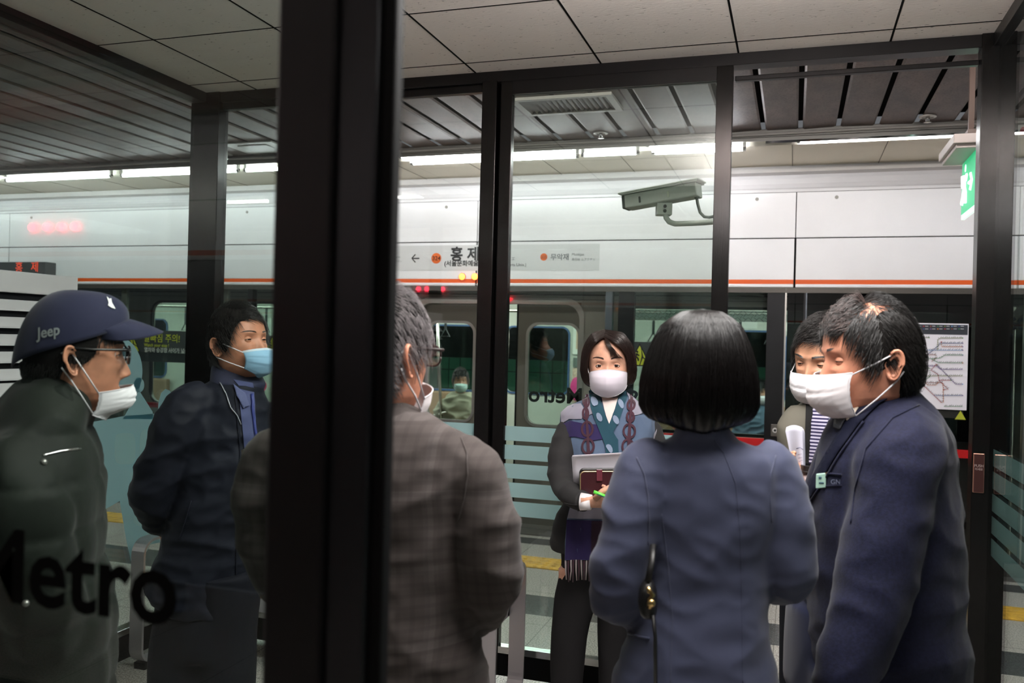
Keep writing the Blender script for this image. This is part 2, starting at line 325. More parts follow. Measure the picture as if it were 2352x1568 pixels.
def lamp(x0, ln, Y, z, lab, grp, ref=None, tm=None):
    t = empty('fluorescent_lamp', (x0+ln/2, Y, z)); tag(t, lab, 'lamp', grp)
    MB().tube([(x0+.02, Y, z), (x0+ln-.02, Y, z)], .0145, 12).build('tube', tm or tube_m, t, True)
    for xa, xb in ((x0, x0+.022), (x0+ln-.022, x0+ln)):
        q = MB().tube([(xa, Y, z), (xb, Y, z)], .016, 12); q.box(xa, xb, Y-.01, Y+.012, z, 2.998); q.build('lampholder', chrome, t)
    return t
frontX = [-12.2, -10.9, -9.6, -8.3, -7.0, -5.72, -4.5, -2.87, -1.56-1.2, -.97, .30, 1.6, 2.9]
for x, lab in ((-12.1, 'platform edge tube beyond the left side of the frame'), (-10.8, 'platform edge tube beyond the left side of the frame'), (-9.5, 'platform edge tube beyond the left side of the frame'), (-8.2, 'platform edge tube beyond the left side of the frame'),
               (-6.9, 'lit fluorescent tube above the display board, leftmost of the row'), (-5.6, 'lit fluorescent tube left of the left corner post, next after the leftmost'), (-4.35, 'lit fluorescent tube between the left corner post and the thick front post')):
    lamp(x, 1.2, 6.135, 2.905, lab, 'platform edge tubes, left of the thick post')
lamp(-2.85-.0, .66, 6.14, 2.905, 'thick lit fluorescent tube just right of the thick dark post, lower of its pair', 'platform edge tubes by the thick post')
lamp(-2.10, .58, 6.135, 2.905, 'bright fluorescent tube behind the sliding door, at its left end', 'platform edge tubes behind the door')
lamp(-1.50, .42, 6.13, 2.91, 'short dimmer fluorescent tube behind the sliding door, in the middle', 'platform edge tubes behind the door')
lamp(-.99, .64, 6.135, 2.905, 'bright fluorescent tube behind the sliding door, at its right end', 'platform edge tubes behind the door')
lamp(-2.92, .95, 6.07, 2.945, 'thin lit fluorescent tube just right of the thick dark post, upper of its pair', 'platform edge tubes, upper row')
lamp(-1.92, .36, 6.07, 2.945, 'thin fluorescent tube behind the sliding door above the brighter left one', 'platform edge tubes, upper row')
lamp(-1.02, .62, 6.065, 2.945, 'thin fluorescent tube behind the sliding door above the brighter right one', 'platform edge tubes, upper row')
for x, lab in ((-.02, 'mostly covered fluorescent tube over the doorway, left of the exit sign'), (1.28, 'mostly covered fluorescent tube seen right of the right corner post'), (2.58, 'covered fluorescent tube beyond the right side of the frame'), (3.88, 'covered fluorescent tube beyond the right side of the frame')):
    lamp(x, 1.2, 6.15, 2.944, lab, 'covered tubes over the doorway')
MB().add([(-.22, 6.06, 3.0), (3, 6.06, 3.0), (3, 6.09, 2.925), (-.22, 6.09, 2.925)], [(0, 1, 2, 3)]).build('trough_cover', M('chrome_strip', (150, 150, 154), .08, 1, noise=(9, .35)), hd)
for x in np.arange(-12, 5.5, 1.3): lamp(x, 1.2, -2.5, 2.95, 'fluorescent tube over the platform edge behind the camera', 'tubes behind the camera')
for x in np.arange(-6.5, 3.5, 1.3): lamp(x, 1.2, -.35, 2.968, 'added fluorescent tube in front of the booth, behind the camera, brightening the scene', 'added tubes in front of the booth', tm=added_tube_dim if x > -3.4 else added_tube)  # added row out of frame, brightens people and the left film
for x in (-2.75, -1.45, -.15): lamp(x, 1.2, 4.02, 2.968, 'added fluorescent tube hidden above the far side of the booth, brightening the floor', 'added tubes above the far side of the booth', tm=added_tube)  # added unseen row, lifts the platform floor and the booth ceiling
# access bits of the slatted ceiling
def on3(px, py): return onZ(px, py, 2.99)
g = empty('vent_grille', (-1.34, 5.07, 2.985)); tag(g, 'rectangular grey ceiling vent grille above the sliding glass door', 'vent')
fr = MB(); fr.box(-1.64, -1.03, 4.89, 4.925, 2.972, 2.99).box(-1.64, -1.03, 5.215, 5.25, 2.972, 2.99).box(-1.64, -1.6, 4.925, 5.215, 2.972, 2.99).box(-1.07, -1.03, 4.925, 5.215, 2.972, 2.99); fr.build('frame', M('vent_grey', (150, 146, 142), .5), g)
sl = MB()
for i in range(17): x = -1.59+i*.032; sl.obox((x, 5.07, 2.984), ((1, 0, .9), (0, 1, 0), (-.9, 0, 1)), (.011, .145, .0015))
sl.build('louvre', M('vent_slat', (92, 88, 86), .5), g); MB().box(-1.6, -1.07, 4.925, 5.215, 2.991, 2.993).build('duct', black_gap, g)
def sprinkler(p, lab):
    t = empty('sprinkler_head', p); tag(t, lab, 'sprinkler', 'ceiling sprinkler heads')
    m = MB(); m.loft([[(p[0]+r*math.cos(a), p[1]+r*math.sin(a), p[2]+z) for a in np.linspace(0, 2*math.pi, 20, endpoint=False)] for r, z in ((.05, 0), (.05, -.006), (.034, -.009), (.030, -.003))]); m.build('flange', M('flange', (176, 172, 168), .35, .3), t, False)
    m = MB(); m.tube([p, p-[0, 0, .03]], .012, 10); m.loft([[(p[0]+r*math.cos(a), p[1]+r*math.sin(a), p[2]+z) for a in np.linspace(0, 2*math.pi, 14, endpoint=False)] for r, z in ((.004, -.028), (.02, -.036), (.02, -.039), (.004, -.04))]); m.build('nozzle', chrome, t, True)
sprinkler(on3(2131, 267), 'round sprinkler head on the slatted ceiling left of the green exit sign'); sprinkler(on3(1380, 305), 'sprinkler head on the slatted ceiling above the surveillance camera'); sprinkler(on3(520, 354), 'sprinkler head on the slatted ceiling right of the left corner post')
t = empty('ceiling_hatch', on3(610, 336)); tag(t, 'pale square access hatch in the slatted ceiling right of the left corner post', 'hatch')
MB().box(-4.15, -3.72, 5.56, 5.9, 2.98, 2.99).build('frame', M('hatch_grey', (140, 138, 132), .5), t); MB().box(-4.06, -3.81, 5.63, 5.83, 2.976, 2.981).build('cover', M('hatch_cover', (120, 117, 112), .5), t)
# ------------------------------------------------------------------ platform screen doors below the header
psd = empty('wall_far', (0, 6.8, 0)); tag(psd, kind='structure')
alu = M('screen_frame', (34, 34, 37), .35, .6); alu_l = M('screen_frame_light', (92, 98, 106), .35, .6)
def mull(x0, x1, m=alu, z0=0.0, z1=2.0, y0=6.81, y1=6.88): MB().box(x0, x1, y0, y1, z0, z1).build('mullion', m, psd)
MB().box(-13, 6, 6.80, 6.9, 1.965, 2.004).build('head_rail', M('head_rail', (92, 88, 84), .4, .5), psd)
MB().box(-13, -3.55, 6.79, 6.88, 0, .10).box(-1.44, 6, 6.79, 6.88, 0, .10).build('sill_rail', M('sill_rail', (96, 94, 92), .35, .6), psd)
MB().box(-13, 6, 6.70, 6.90, .0, .012).build('threshold', M('threshold', (120, 118, 116), .3, .7), psd)
red = M('push_bar_red', (196, 20, 28), .35)
def pane(x0, x1, m=psd_glass, z0=.10, z1=1.965): MB().box(x0, x1, 6.835, 6.843, z0, z1).build('glass_pane', m, psd)
for x0, x1 in ((-1.44, -1.385), (-1.21, -1.335), (-.205, -.075), (.055, .075)): mull(min(x0, x1), max(x0, x1), alu_l if x0 == -1.44 else alu)
mull(-.078, -.066, steel_light, y0=6.80); mull(.068, .078, alu_l, y0=6.80)
pane(-1.40, -.205); pane(-.06, .06, dark_glass); pane(.075, 1.30, dark_glass); pane(1.38, 3.9, psd_glass); mull(1.30, 1.38)
MB().box(-.47, -.205, 6.80, 6.832, .812, .868).build('push_bar', red, psd); MB().box(-1.20, -.47, 6.80, 6.832, .812, .868).build('push_bar', red, psd)
MB().box(1.0, 1.30, 6.80, 6.832, .812, .868).build('push_bar', red, psd); MB().box(.1, 1.0, 6.80, 6.832, .812, .868).build('push_bar', red, psd)
p = onY(1780, 988, 6.795); lk = MB(); lk.box(p[0]-.03, p[0]+.03, 6.797, 6.81, p[2]-.045, p[2]+.045); lk.build('lock_plate', M('lock_steel', (120, 116, 112), .35, .7), psd, bevel=.004)
MB().tube([(p[0], 6.797, p[2]), (p[0], 6.792, p[2])], .019, 20).build('lock_ring', M('lock_white', (225, 225, 225), .3), psd); MB().tube([(p[0], 6.792, p[2]), (p[0], 6.789, p[2])], .009, 16).build('lock_core', M('lock_core', (30, 30, 32), .3), psd)
# sliding glass of the open doorway on the left, and panes further left
for x0, x1 in ((-4.62, -3.58), (-8.9, -7.0+1.9)): pass
pane(-4.70, -3.62); pane(-6.95, -4.76); pane(-11.5, -7.05)
for x in (-3.62, -4.76, -7.02, -9.2): mull(x, x+.055, alu)
MB().box(-6.9, -4.8, 6.80, 6.832, .84, .885).build('push_bar', M('push_bar_maroon', (120, 32, 40), .4), psd)
for x in (-6.2, -5.05): MB().box(x, x+.06, 6.835, 6.87, .10, 1.965).build('mullion', M('inner_post', (150, 152, 142), .4, .2), psd)
MB().box(-6.9, -4.8, 6.845, 6.86, 1.27, 1.36).build('mid_rail', M('mid_rail', (58, 66, 64), .5), psd)
# warning stickers: dark band, yellow triangle with the stumbling figure
band_m = film('sticker_band', (84, 88, 90), .12, .3); yel = M('sticker_yellow', (196, 204, 62), .5)
def sticker(px0, px1, tri_px, py0, py1, words=None):
    Ys = 6.827; a = onY(px0, py0, Ys); b = onY(px1, py1, Ys); s = empty('warning_sticker', onY((px0+px1)/2, (py0+py1)/2, Ys)); put(s, psd)
    MB().box(a[0], b[0], Ys, Ys+.004, b[2], a[2]).build('band', band_m, s)
    c = onY(tri_px, (py0+py1)/2, Ys); h = (a[2]-b[2])*.46; X = lambda u, v, d=0: (c[0]+u*h*1.05, Ys-.002-d, c[2]+v*h)
    MB().prism([X(-1.12, -1.05), X(1.12, -1.05), X(0, 1.15)], (0, 1, 0), .001).build('triangle_border', ink, s)
    MB().prism([X(-.92, -.93, .0012), X(.92, -.93, .0012), X(0, .88, .0012)], (0, 1, 0), .001).build('triangle', yel, s)
    k = MB(); d = .0026
    k.prism([X(.08, .95, d), X(.14, .5, d), X(.2, -.1, d), X(.1, -.6, d), X(.0, -.95, d), X(.08, -.95, d), X(.3, -.3, d), X(.95, -.62, d), X(.85, -.5, d), X(.35, -.2, d)], (0, 1, 0), .001)
    k.prism([X(-.9, -.62, d), X(-.3, -.62, d), X(-.3, -.70, d), X(-.9, -.70, d)], (0, 1, 0), .001); k.prism([X(-.3, -.62, d), X(-.24, -.62, d), X(-.24, -.93, d), X(-.3, -.93, d)], (0, 1, 0), .001)
    hc = X(-.2, .30, d+.001); k.tube([hc, np.array(hc)+[0, .001, 0]], h*.10, 12)
    for pts in (((-.22, .16), (-.3, -.15)), ((-.24, .1), (-.5, .05), (-.55, -.12)), ((-.24, .1), (-.02, -.05)), ((-.3, -.15), (-.42, -.35), (-.62, -.5)), ((-.3, -.15), (-.12, -.3), (-.08, -.55))):
        k.tube([X(u, v, d) for u, v in pts], h*.075, 6)
    k.build('figure', ink, s)
    if words:
        for (wx, wy, sz, st, mm) in words: text('sticker_lettering', st, sz, onY(wx, wy, Ys-.003), mm, s, bold=.0006, sx=.92)
sticker(1432, 1706, 1469, 784, 846)
sticker(600, 655, 626, 770, 816)
sticker(285, 470, 302, 757, 812, [(330, 783, .088, '발빠짐 주의!', yel), (331, 795, .042, 'Watch your step !', yel), (331, 807, .050, '열차와 승강장 사이가 넓습니다.', M('sticker_white', (215, 220, 215), .5))])
pink = M('sticker_pink', (196, 66, 104), .5)
for px, py in ((601, 886), (434, 874)):
    c = onY(px, py, 6.822); MB().tube([c, c+[0, .003, 0]], .052, 24).build('round_sticker', pink, psd)
    q = MB(); q.tube([c+[0, -.002, .018], c+[0, 0, .018]], .010, 12); q.tube([c+[r*math.cos(a)*.02-.0, -.001, r*math.sin(a)*.02-.012] for a in np.linspace(.5, 5.6, 12) for r in (1,)], .004, 6); q.build('round_sticker_figure', M('sticker_white', (215, 220, 215)), psd)
text('sticker_lettering', '무리한 승하차', .045, onY(615, 890, 6.825), M('sticker_grey', (150, 155, 152)), psd)
# ------------------------------------------------------------------ line map poster on the dark glass
MX0, MX1, MZ0, MZ1 = .62, 1.155, 1.148, 1.755
mp_ = empty('metro_map_poster', (.9, 6.79, MZ0)); tag(mp_, 'white railway line map poster on the dark glass behind the person in navy', 'poster')
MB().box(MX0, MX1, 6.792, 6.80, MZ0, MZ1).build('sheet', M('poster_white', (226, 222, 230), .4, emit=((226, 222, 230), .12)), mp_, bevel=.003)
MB().box(MX0+.006, MX1-.006, 6.790, 6.793, MZ1-.078, MZ1-.008).build('header', M('poster_header', (58, 62, 72), .5), mp_)
LC = [M('l%d' % i, c, .5) for i, c in enumerate([(60, 90, 150), (70, 140, 90), (200, 120, 60), (110, 160, 210), (150, 80, 60), (110, 80, 150), (130, 140, 70), (180, 60, 70)])]
U = lambda px, py: onY(px, py, 6.789)
lines = [(6, [(2098, 830), (2098, 780), (2106, 775), (2134, 775)]), (6, [(2154, 805), (2154, 780), (2160, 776), (2211, 776)]), (0, [(2072, 852), (2112, 830), (2154, 795), (2160, 788), (2211, 788)]), (2, [(2162, 785), (2163, 796), (2211, 796)]),
         (3, [(2072, 840), (2110, 804), (2180, 804), (2211, 804)]), (4, [(2072, 860), (2120, 815), (2150, 814), (2150, 822), (2140, 830)]), (1, [(2100, 838), (2115, 824), (2150, 823), (2160, 822), (2170, 815), (2211, 815)]), (1, [(2080, 846), (2136, 846), (2136, 865), (2120, 875)]),
         (1, [(2140, 824), (2155, 833), (2211, 833)]), (5, [(2074, 840), (2150, 840), (2160, 848), (2211, 848)]), (5, [(2152, 838), (2195, 882), (2211, 882)]), (6, [(2110, 864), (2150, 863), (2211, 863)]), (7, [(2152, 836), (2138, 850), (2155, 860), (2156, 873), (2184, 873)]), (7, [(2157, 874), (2178, 894), (2168, 895)]),
         (7, [(2080, 850), (2116, 880), (2162, 924)]), (2, [(2096, 844), (2130, 884), (2150, 884), (2156, 876)]), (0, [(2144, 908), (2211, 908)]), (2, [(2166, 880), (2167, 924), (2160, 924)]), (1, [(2168, 933), (2211, 933)]), (4, [(2106, 878), (2165, 879)]), (0, [(2074, 838), (2098, 838), (2120, 850)])]
by = {}
for li, pts in lines: MB().tube([U(*q) for q in pts], .0017, 4).build('map_line', LC[li], mp_)
tk = MB()
for li, pts in lines:
    for a, b in zip(pts[:-1], pts[1:]):
        A, B = np.array(a, float), np.array(b, float); Ln = np.hypot(*(B-A)); k = int(Ln/4.5)
        for j in range(k):
            c = A+(B-A)*(j+.5)/k; w = random.uniform(.004, .008); q = U(c[0]+random.uniform(-1, 1), c[1]-2.0); d = np.array((math.cos(.8), 0, math.sin(.8))) if abs((B-A)[1]) < 4 else np.array((1, 0, 0))
            tk.obox(q, (d, (0, 1, 0), np.cross(d, (0, 1, 0))), (w, .0005, .0014))
tk.build('map_names', ink_grey, mp_)
hdots = {}
for r in range(3):
    for c in range(9 if r < 2 else 3):
        q = onY(2071+c*16.3, 749+r*6.2, 6.787); cc = (r*9+c*5) % 8
        hdots.setdefault(cc, MB()).box(q[0], q[0]+.009, 6.7865, 6.789, q[2]-.004, q[2]+.004); hdots.setdefault(9, MB()).box(q[0]+.014, q[0]+.034, 6.7865, 6.789, q[2]-.002, q[2]+.003)
for cc, m in hdots.items(): m.build('map_legend', LC[cc] if cc < 9 else M('legend_text', (190, 192, 198)), mp_)
for px, py in ((2134, 775), (2211, 776), (2211, 788), (2162, 785), (2211, 796), (2211, 804), (2211, 815), (2184, 873), (2168, 895), (2211, 833), (2104, 838), (2211, 882), (2211, 908), (2152, 838), (2108, 878)):
    q = U(px, py); MB().tube([q, q-[0, .001, 0]], .0042, 10).build('map_stop', LC[(px*3+py) % 8], mp_)
MB().box(MX0, MX1-.02, 6.80, 6.806, 1.09, 1.14).build('sticker', M('sticker_dark', (26, 28, 26)), mp_)
q = onY(2206, 954, 6.797); MB().prism([q+[-.035, 0, -.028], q+[.035, 0, -.028], q+[0, 0, .035]], (0, -1, 0), .001).build('small_triangle', yel, mp_)
# ================================================================== the train
tr = empty('subway_train', (-2.5, 8.4, -.05)); tag(tr, 'stainless steel subway train with an orange stripe standing behind the platform screen doors', 'train')
TY = 7.2; DC = (-7.24, -2.485, 2.27); HW = .755
sk = MB(); segs = []
xe = [-13] + [v for c in DC for v in (c-HW, c+HW)] + [6]
win_m = glass('train_glass', (.80, .86, .84), 1.0); seal = M('window_seal', (16, 16, 18), .5)
for a, b in zip(xe[0::2], xe[1::2]):
    w = (a+.30, b-.36) if b-a > 2 else None
    if w is None: sk.box(a, b, TY, TY+.03, -.05, 2.02); continue
    if a > -13 and b < 6 or True:
        wx0 = a+.35 if a > -13 else -11.8; wx1 = b-.35 if b < 6 else 5.3
        h = (wx0, wx1, .86, 1.85, .10)
        plate_hole(sk, a, b, -.05, 2.02, h, TY, TY+.03); segs.append(h)
for c in DC: sk.box(c-HW, c+HW, TY, TY+.03, 1.90, 2.02)
sk.build('body', steel, tr)
MB().box(-13, 6, TY-.02, TY+.03, 1.952, 1.962).box(-13, 6, TY-.008, TY, 1.915, 1.919).build('rain_gutter', M('gutter', (70, 66, 62), .4, .6), tr)
MB().box(-13, 6, TY-.01, TY+.25, 2.02, 2.35).build('roof_edge', M('roof_dark', (58, 56, 54), .5), tr)
for a, b in zip(xe[0::2], xe[1::2]): MB().box(a+.01, b-.01, TY-.004, TY, .36, .60).build('orange_band', orange, tr)
gl = MB(); 
lat = film('lattice_film', (168, 184, 178), .35, .5)
for h in segs:
    m = MB(); ringframe(m, h, .022, TY-.008, TY+.02); f = m.build('window_frame', seal, tr); 
    MB().box(h[0], h[1], TY+.012, TY+.016, h[2], h[3]).build('window_pane', win_m, f)
    # lattice-patterned film along the window's edge
    m = MB(); e = .085
    if h[0] > -5 and h[0] < 3:
        zt, zb = h[3]-.01, h[2]+.01
        fm = MB(); fm.box(h[0]+.008, h[0]+e, TY+.004, TY+.006, zb, zt); fm.box(h[0]+e, h[1]-e, TY+.004, TY+.006, zt-e, zt); fm.box(h[1]-e, h[1]-.008, TY+.004, TY+.006, zb, zt); fm.build('window_film', lat, f)
        def unit(cx, cz, s):
            for k in range(4):
                a = k*math.pi/2; rot = lambda u, v: (cx+(u*math.cos(a)-v*math.sin(a))*s, TY+.001, cz+(u*math.sin(a)+v*math.cos(a))*s)
                m.tube([rot(.1, 0), rot(.3, .28), rot(.5, .1)], .0016, 4); m.tube([rot(.3, .28), rot(.12, .46)], .0016, 4)
        zz = zt-e/2
        while zz > zb: unit(h[0]+e/2, zz, e); unit(h[1]-e/2, zz, e); zz -= e
        xx = h[0]+e*1.5
        while xx < h[1]-e: unit(xx, zt-e/2, e); xx += e
        m.build('lattice', M('lattice_ink', (34, 42, 40), .6), f)
def leaf(x0, x1):
    l = empty('door_leaf', ((x0+x1)/2, TY+.05, 0)); put(l, tr); h = (x0+.10 if x1-x0 > .5 else x0+.1, x1-.13 if False else x1-.10, .84, 1.70, .09)
    m = MB(); plate_hole(m, x0, x1, -.03, 1.90, h, TY+.045, TY+.075); m.build('panel', M('leaf_steel', (120, 116, 108), .4, .45, bump=(30, .06), stretch=(6, 6, .2)), l)
    m = MB(); ringframe(m, h, .022, TY+.032, TY+.05); m.build('frame', steel_light, l); MB().box(h[0], h[1], TY+.058, TY+.062, h[2], h[3]).build('pane', win_m, l)
leaf(-2.302, -1.66); leaf(-3.24, -2.612); leaf(-7.24+.14, -7.24+.78); leaf(-7.24-.78, -7.24-.14); leaf(2.27-.72, 2.26); leaf(2.28, 3.0)
for c in DC:
    m = MB(); A = rrect(c-HW-.03, c+HW+.03, -.4, 1.93, .16); B = rrect(c-HW+.01, c+HW-.01, -.4, 1.875, .13)
    m.loft([[(x, TY-.012, z) for x, z in A], [(x, TY-.012, z) for x, z in B], [(x, TY+.05, z) for x, z in B]], cap=False); m.build('doorway_frame', steel_light, tr)
    MB().box(c-.17-.0, c-.145, TY+.04, TY+.08, 0, 1.9).build('door_edge', black_rubber, tr) if c != -2.485 else MB().box(-2.312, -2.300, TY+.035, TY+.08, 0, 1.9).box(-2.614, -2.602, TY+.035, TY+.08, 0, 1.9).build('door_edge', black_rubber, tr)
MB().sphere(onY(1166, 685, 7.15), .021, 14, 8).build('door_lamp', lamp_red, tr, True)
text('car_number', '60', .115, onY(2316, 755, TY-.012), M('car_blue', (36, 52, 92)), tr, bold=.006)
# interior
MB().box(-13, 6, TY+.03, 9.95, -.06, -.03).build('cabin_floor', M('cabin_floor', (120, 116, 110), .4), tr)
MB().box(-13, 6, TY+.05, 9.95, 2.12, 2.15).build('cabin_ceiling', M('cabin_ceiling', (214, 214, 206), .5), tr)
MB().box(-13, 6, 8.2, 8.32, 2.10, 2.118).box(-13, 6, 9.0, 9.12, 2.10, 2.118).build('cabin_light', M('cabin_light', (255, 255, 250), emit=((245, 255, 248), 13)), tr)
fw = MB(); wall_in = M('cabin_wall', (196, 196, 186), .5); fx = [-13, -9.9, -7.24-.7, -7.24+.7, -5.2, -3.4, -3.33, -2.15, -2.05, -1.50, -.40, .18, 1.3, 2.27-.7, 2.27+.7, 4.6, 6]
wins = [(-12.4, -10.2), (-9.5, -8.2), (-6.3, -4.95), (-4.75, -3.55), (-3.28, -2.52), (-1.42, -.1), (.1, 1.3), (3.3, 5)]
edges = [-13] + [(a[1]+b[0])/2 for a, b in zip(wins[:-1], wins[1:])] + [6]
for (a, b), w in zip(zip(edges[:-1], edges[1:]), wins): plate_hole(fw, a, b, -.05, 2.12, (w[0], w[1], .95, 1.72, .08), 9.9, 9.93)
fw.build('cabin_wall', wall_in, tr)
for w in wins:
    m = MB(); ringframe(m, (w[0], w[1], .95, 1.72, .08), .02, 9.885, 9.90); m.build('cabin_window_frame', M('blue_shade', (58, 86, 128), .4), tr)
    MB().box(w[0], w[1], 9.915, 9.92, .95, 1.72).build('cabin_window_pane', win_m, tr)
seatm = M('seat_pink', (176, 60, 120), .8, noise=(26, .3, (214, 130, 176)))
for a, b in ((-6.45, -3.3), (-1.65, 1.45), (-12.5, -8.1), (3.1, 6)):
    MB().box(a, b, 9.42, 9.85, .34, .44).build('seat', M('seat_grey', (96, 98, 96), .7) if a != -1.65 else M('seat_grey', (96, 98, 96), .7), tr, bevel=.02); MB().box(a, b, 9.80, 9.88, .44, .92).build('seat_back', M('seat_orange', (150, 120, 96), .7), tr, bevel=.02)
MB().box(-2.42, -1.85, 9.80, 9.89, .30, .84).build('seat_back', seatm, tr); MB().box(-2.45, -1.85, 9.84, 9.895, .86, 1.26).build('dotted_panel', M('dotted_cream', (204, 178, 160), .7, noise=(60, .12)), tr)
MB().box(-2.45, -2.02, 9.86, 9.895, 1.27, 1.38).build('notice_plate', M('notice_grey', (96, 104, 100), .5), tr)
p = MB(); p.box(-2.46, -2.0, 9.87, 9.895, 1.42, 1.98); p.build('advert_frame', M('advert_white', (222, 222, 214), .4), tr); MB().box(-2.42, -2.06, 9.862, 9.872, 1.48, 1.92).build('advert', M('advert_tan', (206, 170, 146), .5, noise=(5, .12)), tr)
MB().sphere((-2.23, 9.86, 1.52), .05, 14, 8, (1, .15, 1)).build('advert_blob', M('advert_green', (40, 120, 70)), tr, True)
MB().sphere((-2.40, 9.83, 1.02), .08, 16, 10, (.9, .2, 1.7)).build('pink_sticker', M('sticker_hot_pink', (214, 52, 130)), tr, True); MB().sphere((-2.36, 9.81, 1.0), .032, 12, 8, (1, .2, 1)).build('sticker_face', M('sticker_cream', (226, 214, 190)), tr, True)
po = MB()
po.tube([onY(1005, 735, 8.4), onY(1008, 840, 8.4), onY(1014, 965, 8.4)], .016, 10); po.tube([onY(990, 956, 8.4), onY(1026, 946, 8.4)], .015, 10)
po.tube([onY(1163, 745, 8.1), onY(1166, 770, 8.1), onY(1163, 830, 8.1), onY(1158, 880, 8.1)], .019, 10); po.tube([(-2.46, 9.7, .93), (-2.3, 9.65, .94), (-2.2, 9.72, .955), (-1.9, 9.8, .955)], .012, 8)
po.tube([(-13, 8.4, 1.86), (6, 8.4, 1.86)], .014, 8); po.tube([(-.62, 8.4, 0), (-.62, 8.4, 2.1)], .014, 8)
po.build('grab_pole', M('pole_chrome', (190, 186, 176), .2, 1), tr, True)
hs = empty('strap_row', (-4, 8.4, 1.5)); put(hs, tr)
for i in range(40):
    x = -6.7+i*.27
    if -3.2 < x < -1.8: continue
    m = MB(); m.box(x-.012, x+.012, 8.395, 8.405, 1.66, 1.86); m.tube([(x, 8.4, 1.67), (x-.05, 8.4, 1.585), (x+.05, 8.4, 1.585), (x, 8.4, 1.67)], .008, 6); m.build('hand_strap', M('strap_grey', (60, 60, 62), .5), hs)
MB().box(-6.3, -5.9, 8.9, 8.93, 1.35, 1.75).build('hanging_advert', M('advert_white', (222, 222, 214)), tr); MB().box(-.17+.0, .2, 8.9, 8.92, 1.72, 1.84).build('hanging_advert', M('advert_white', (222, 222, 214)), tr); MB().box(-.62, -.36, 8.9, 8.92, 1.74, 1.86).build('hanging_advert', M('advert_white', (222, 222, 214)), tr)
# far tunnel wall: dark above, green tiles below
tag(MB().box(-14, 7, 11.6, 11.7, -1.3, 3.2).build('wall_tunnel', M('tunnel_dark', (46, 44, 42), .8)), kind='structure')
gt = M('green_tile', (62, 128, 104), .3); nt = gt.node_tree; bt = nt.nodes.new('ShaderNodeTexBrick'); tcn = nt.nodes.new('ShaderNodeTexCoord'); mpn = nt.nodes.new('ShaderNodeMapping'); mpn.inputs['Rotation'].default_value = (math.pi/2, 0, 0)
nt.links.new(tcn.outputs['Object'], mpn.inputs[0]); nt.links.new(mpn.outputs[0], bt.inputs[0]); bt.offset = 0; bt.inputs['Scale'].default_value = 1; bt.inputs['Brick Width'].default_value = .17; bt.inputs['Row Height'].default_value = .27; bt.inputs['Mortar Size'].default_value = .007
bt.inputs['Color1'].default_value = lin((60, 124, 98)); bt.inputs['Color2'].default_value = lin((74, 140, 112)); bt.inputs['Mortar'].default_value = lin((20, 44, 38)); nt.links.new(bt.outputs[0], gt.node_tree.nodes['Principled BSDF'].inputs['Base Color'])
tag(MB().box(-14, 7, 11.55, 11.6, -1.3, 1.30).build('wall_tunnel', gt), kind='structure')
for x in np.arange(-9, 4.5, 1.5):
    t = empty('tunnel_lamp', (x, 11.5, 2.3)); tag(t, 'tunnel fluorescent tube over the green tiled wall beyond the train', 'lamp', 'tubes over the far tunnel wall'); MB().tube([(x, 11.58, 2.3), (x+1.2, 11.58, 2.3)], .022, 8).build('tube', M('tunnel_tube', (255, 255, 255), emit=((250, 255, 250), 22)), t)
# behind the camera: dark glass below the opposite header
tag(MB().box(-13, 6, -3.2, -3.15, 0, 2.01).build('wall_near', M('opposite_glass', (40, 44, 46), .15, 0)), kind='structure')
# ================================================================== the waiting booth
BX0, BX1, BY0, BY1, BZ = -2.99, .79, .66, 3.83, 2.80
tag(MB().box(-2.9, .70, .75, 3.76, 2.785, 2.80).build('ceiling', tile, origin=(0, 0, 2.785)), kind='structure')
mb = MB(); 
for k in range(-5, 2): x = -.255+.588*k; mb.box(x-.004, x+.004, .75, 3.76, 2.7835, 2.7852) if -2.9 < x < .7 else None
for y in (1.20, 1.81, 2.42, 3.02, 3.62): mb.box(-2.9, .70, y-.003, y+.003, 2.7835, 2.7852)
tag(mb.build('trim_1', black_gap), kind='structure')
mb = MB(); mb.box(-2.9, .70, 3.70, 3.76, 2.775, 2.7855).box(-2.9, -2.84, .75, 3.76, 2.775, 2.7855).box(.64, .70, .75, 3.76, 2.775, 2.7855)
fill_lamp = empty('added_fill_lamp', (-.05, 1.6, 2.46)); tag(fill_lamp, 'added flat fill lamp below the booth ceiling, above the group and just out of frame', 'lamp')  # added out of frame to brighten the people and the booth ceiling
MB().box(-.47, .37, .98, 2.2, 2.47, 2.475).box(-.47, -.46, .98, 2.2, 2.46, 2.50).box(.36, .37, .98, 2.2, 2.46, 2.50).box(-.06, -.04, 1.58, 1.60, 2.47, 2.79).build('frame', M('fill_lamp_frame', (220, 220, 220), .5), fill_lamp)
MB().box(-.44, .34, 1.0, 2.18, 2.462, 2.466).build('diffuser', M('fill_lamp_diffuser', (255, 255, 255), emit=((255, 250, 246), 1.0)), fill_lamp)
def beam(name, *b, m=dark_steel): return tag(MB().box(*b).build(name, m, bevel=.003), kind='structure')
beam('trim_2', BX0, -2.82, 3.75, BY1, 0, BZ+.02); beam('trim_3', .66, BX1, 3.75, BY1, 0, BZ+.02)
beam('trim_4', -1.393, -1.322, 3.75, BY1, 0, 2.74); beam('trim_5', -1.322, -1.300, 3.79, 3.82, 0, 2.74, m=black_rubber)
beam('trim_6', BX0, BX1, 3.76, 3.84, 2.735, 2.83, m=post_face); beam('trim_7', BX0, -2.90, .70, 3.80, 2.735, 2.83, m=post_face); beam('trim_8', .70, BX1, .70, 3.80, 2.735, 2.83, m=post_face)
beam('trim_9', -.27, .66, 3.80, 3.83, 2.68, 2.70, m=post_face)
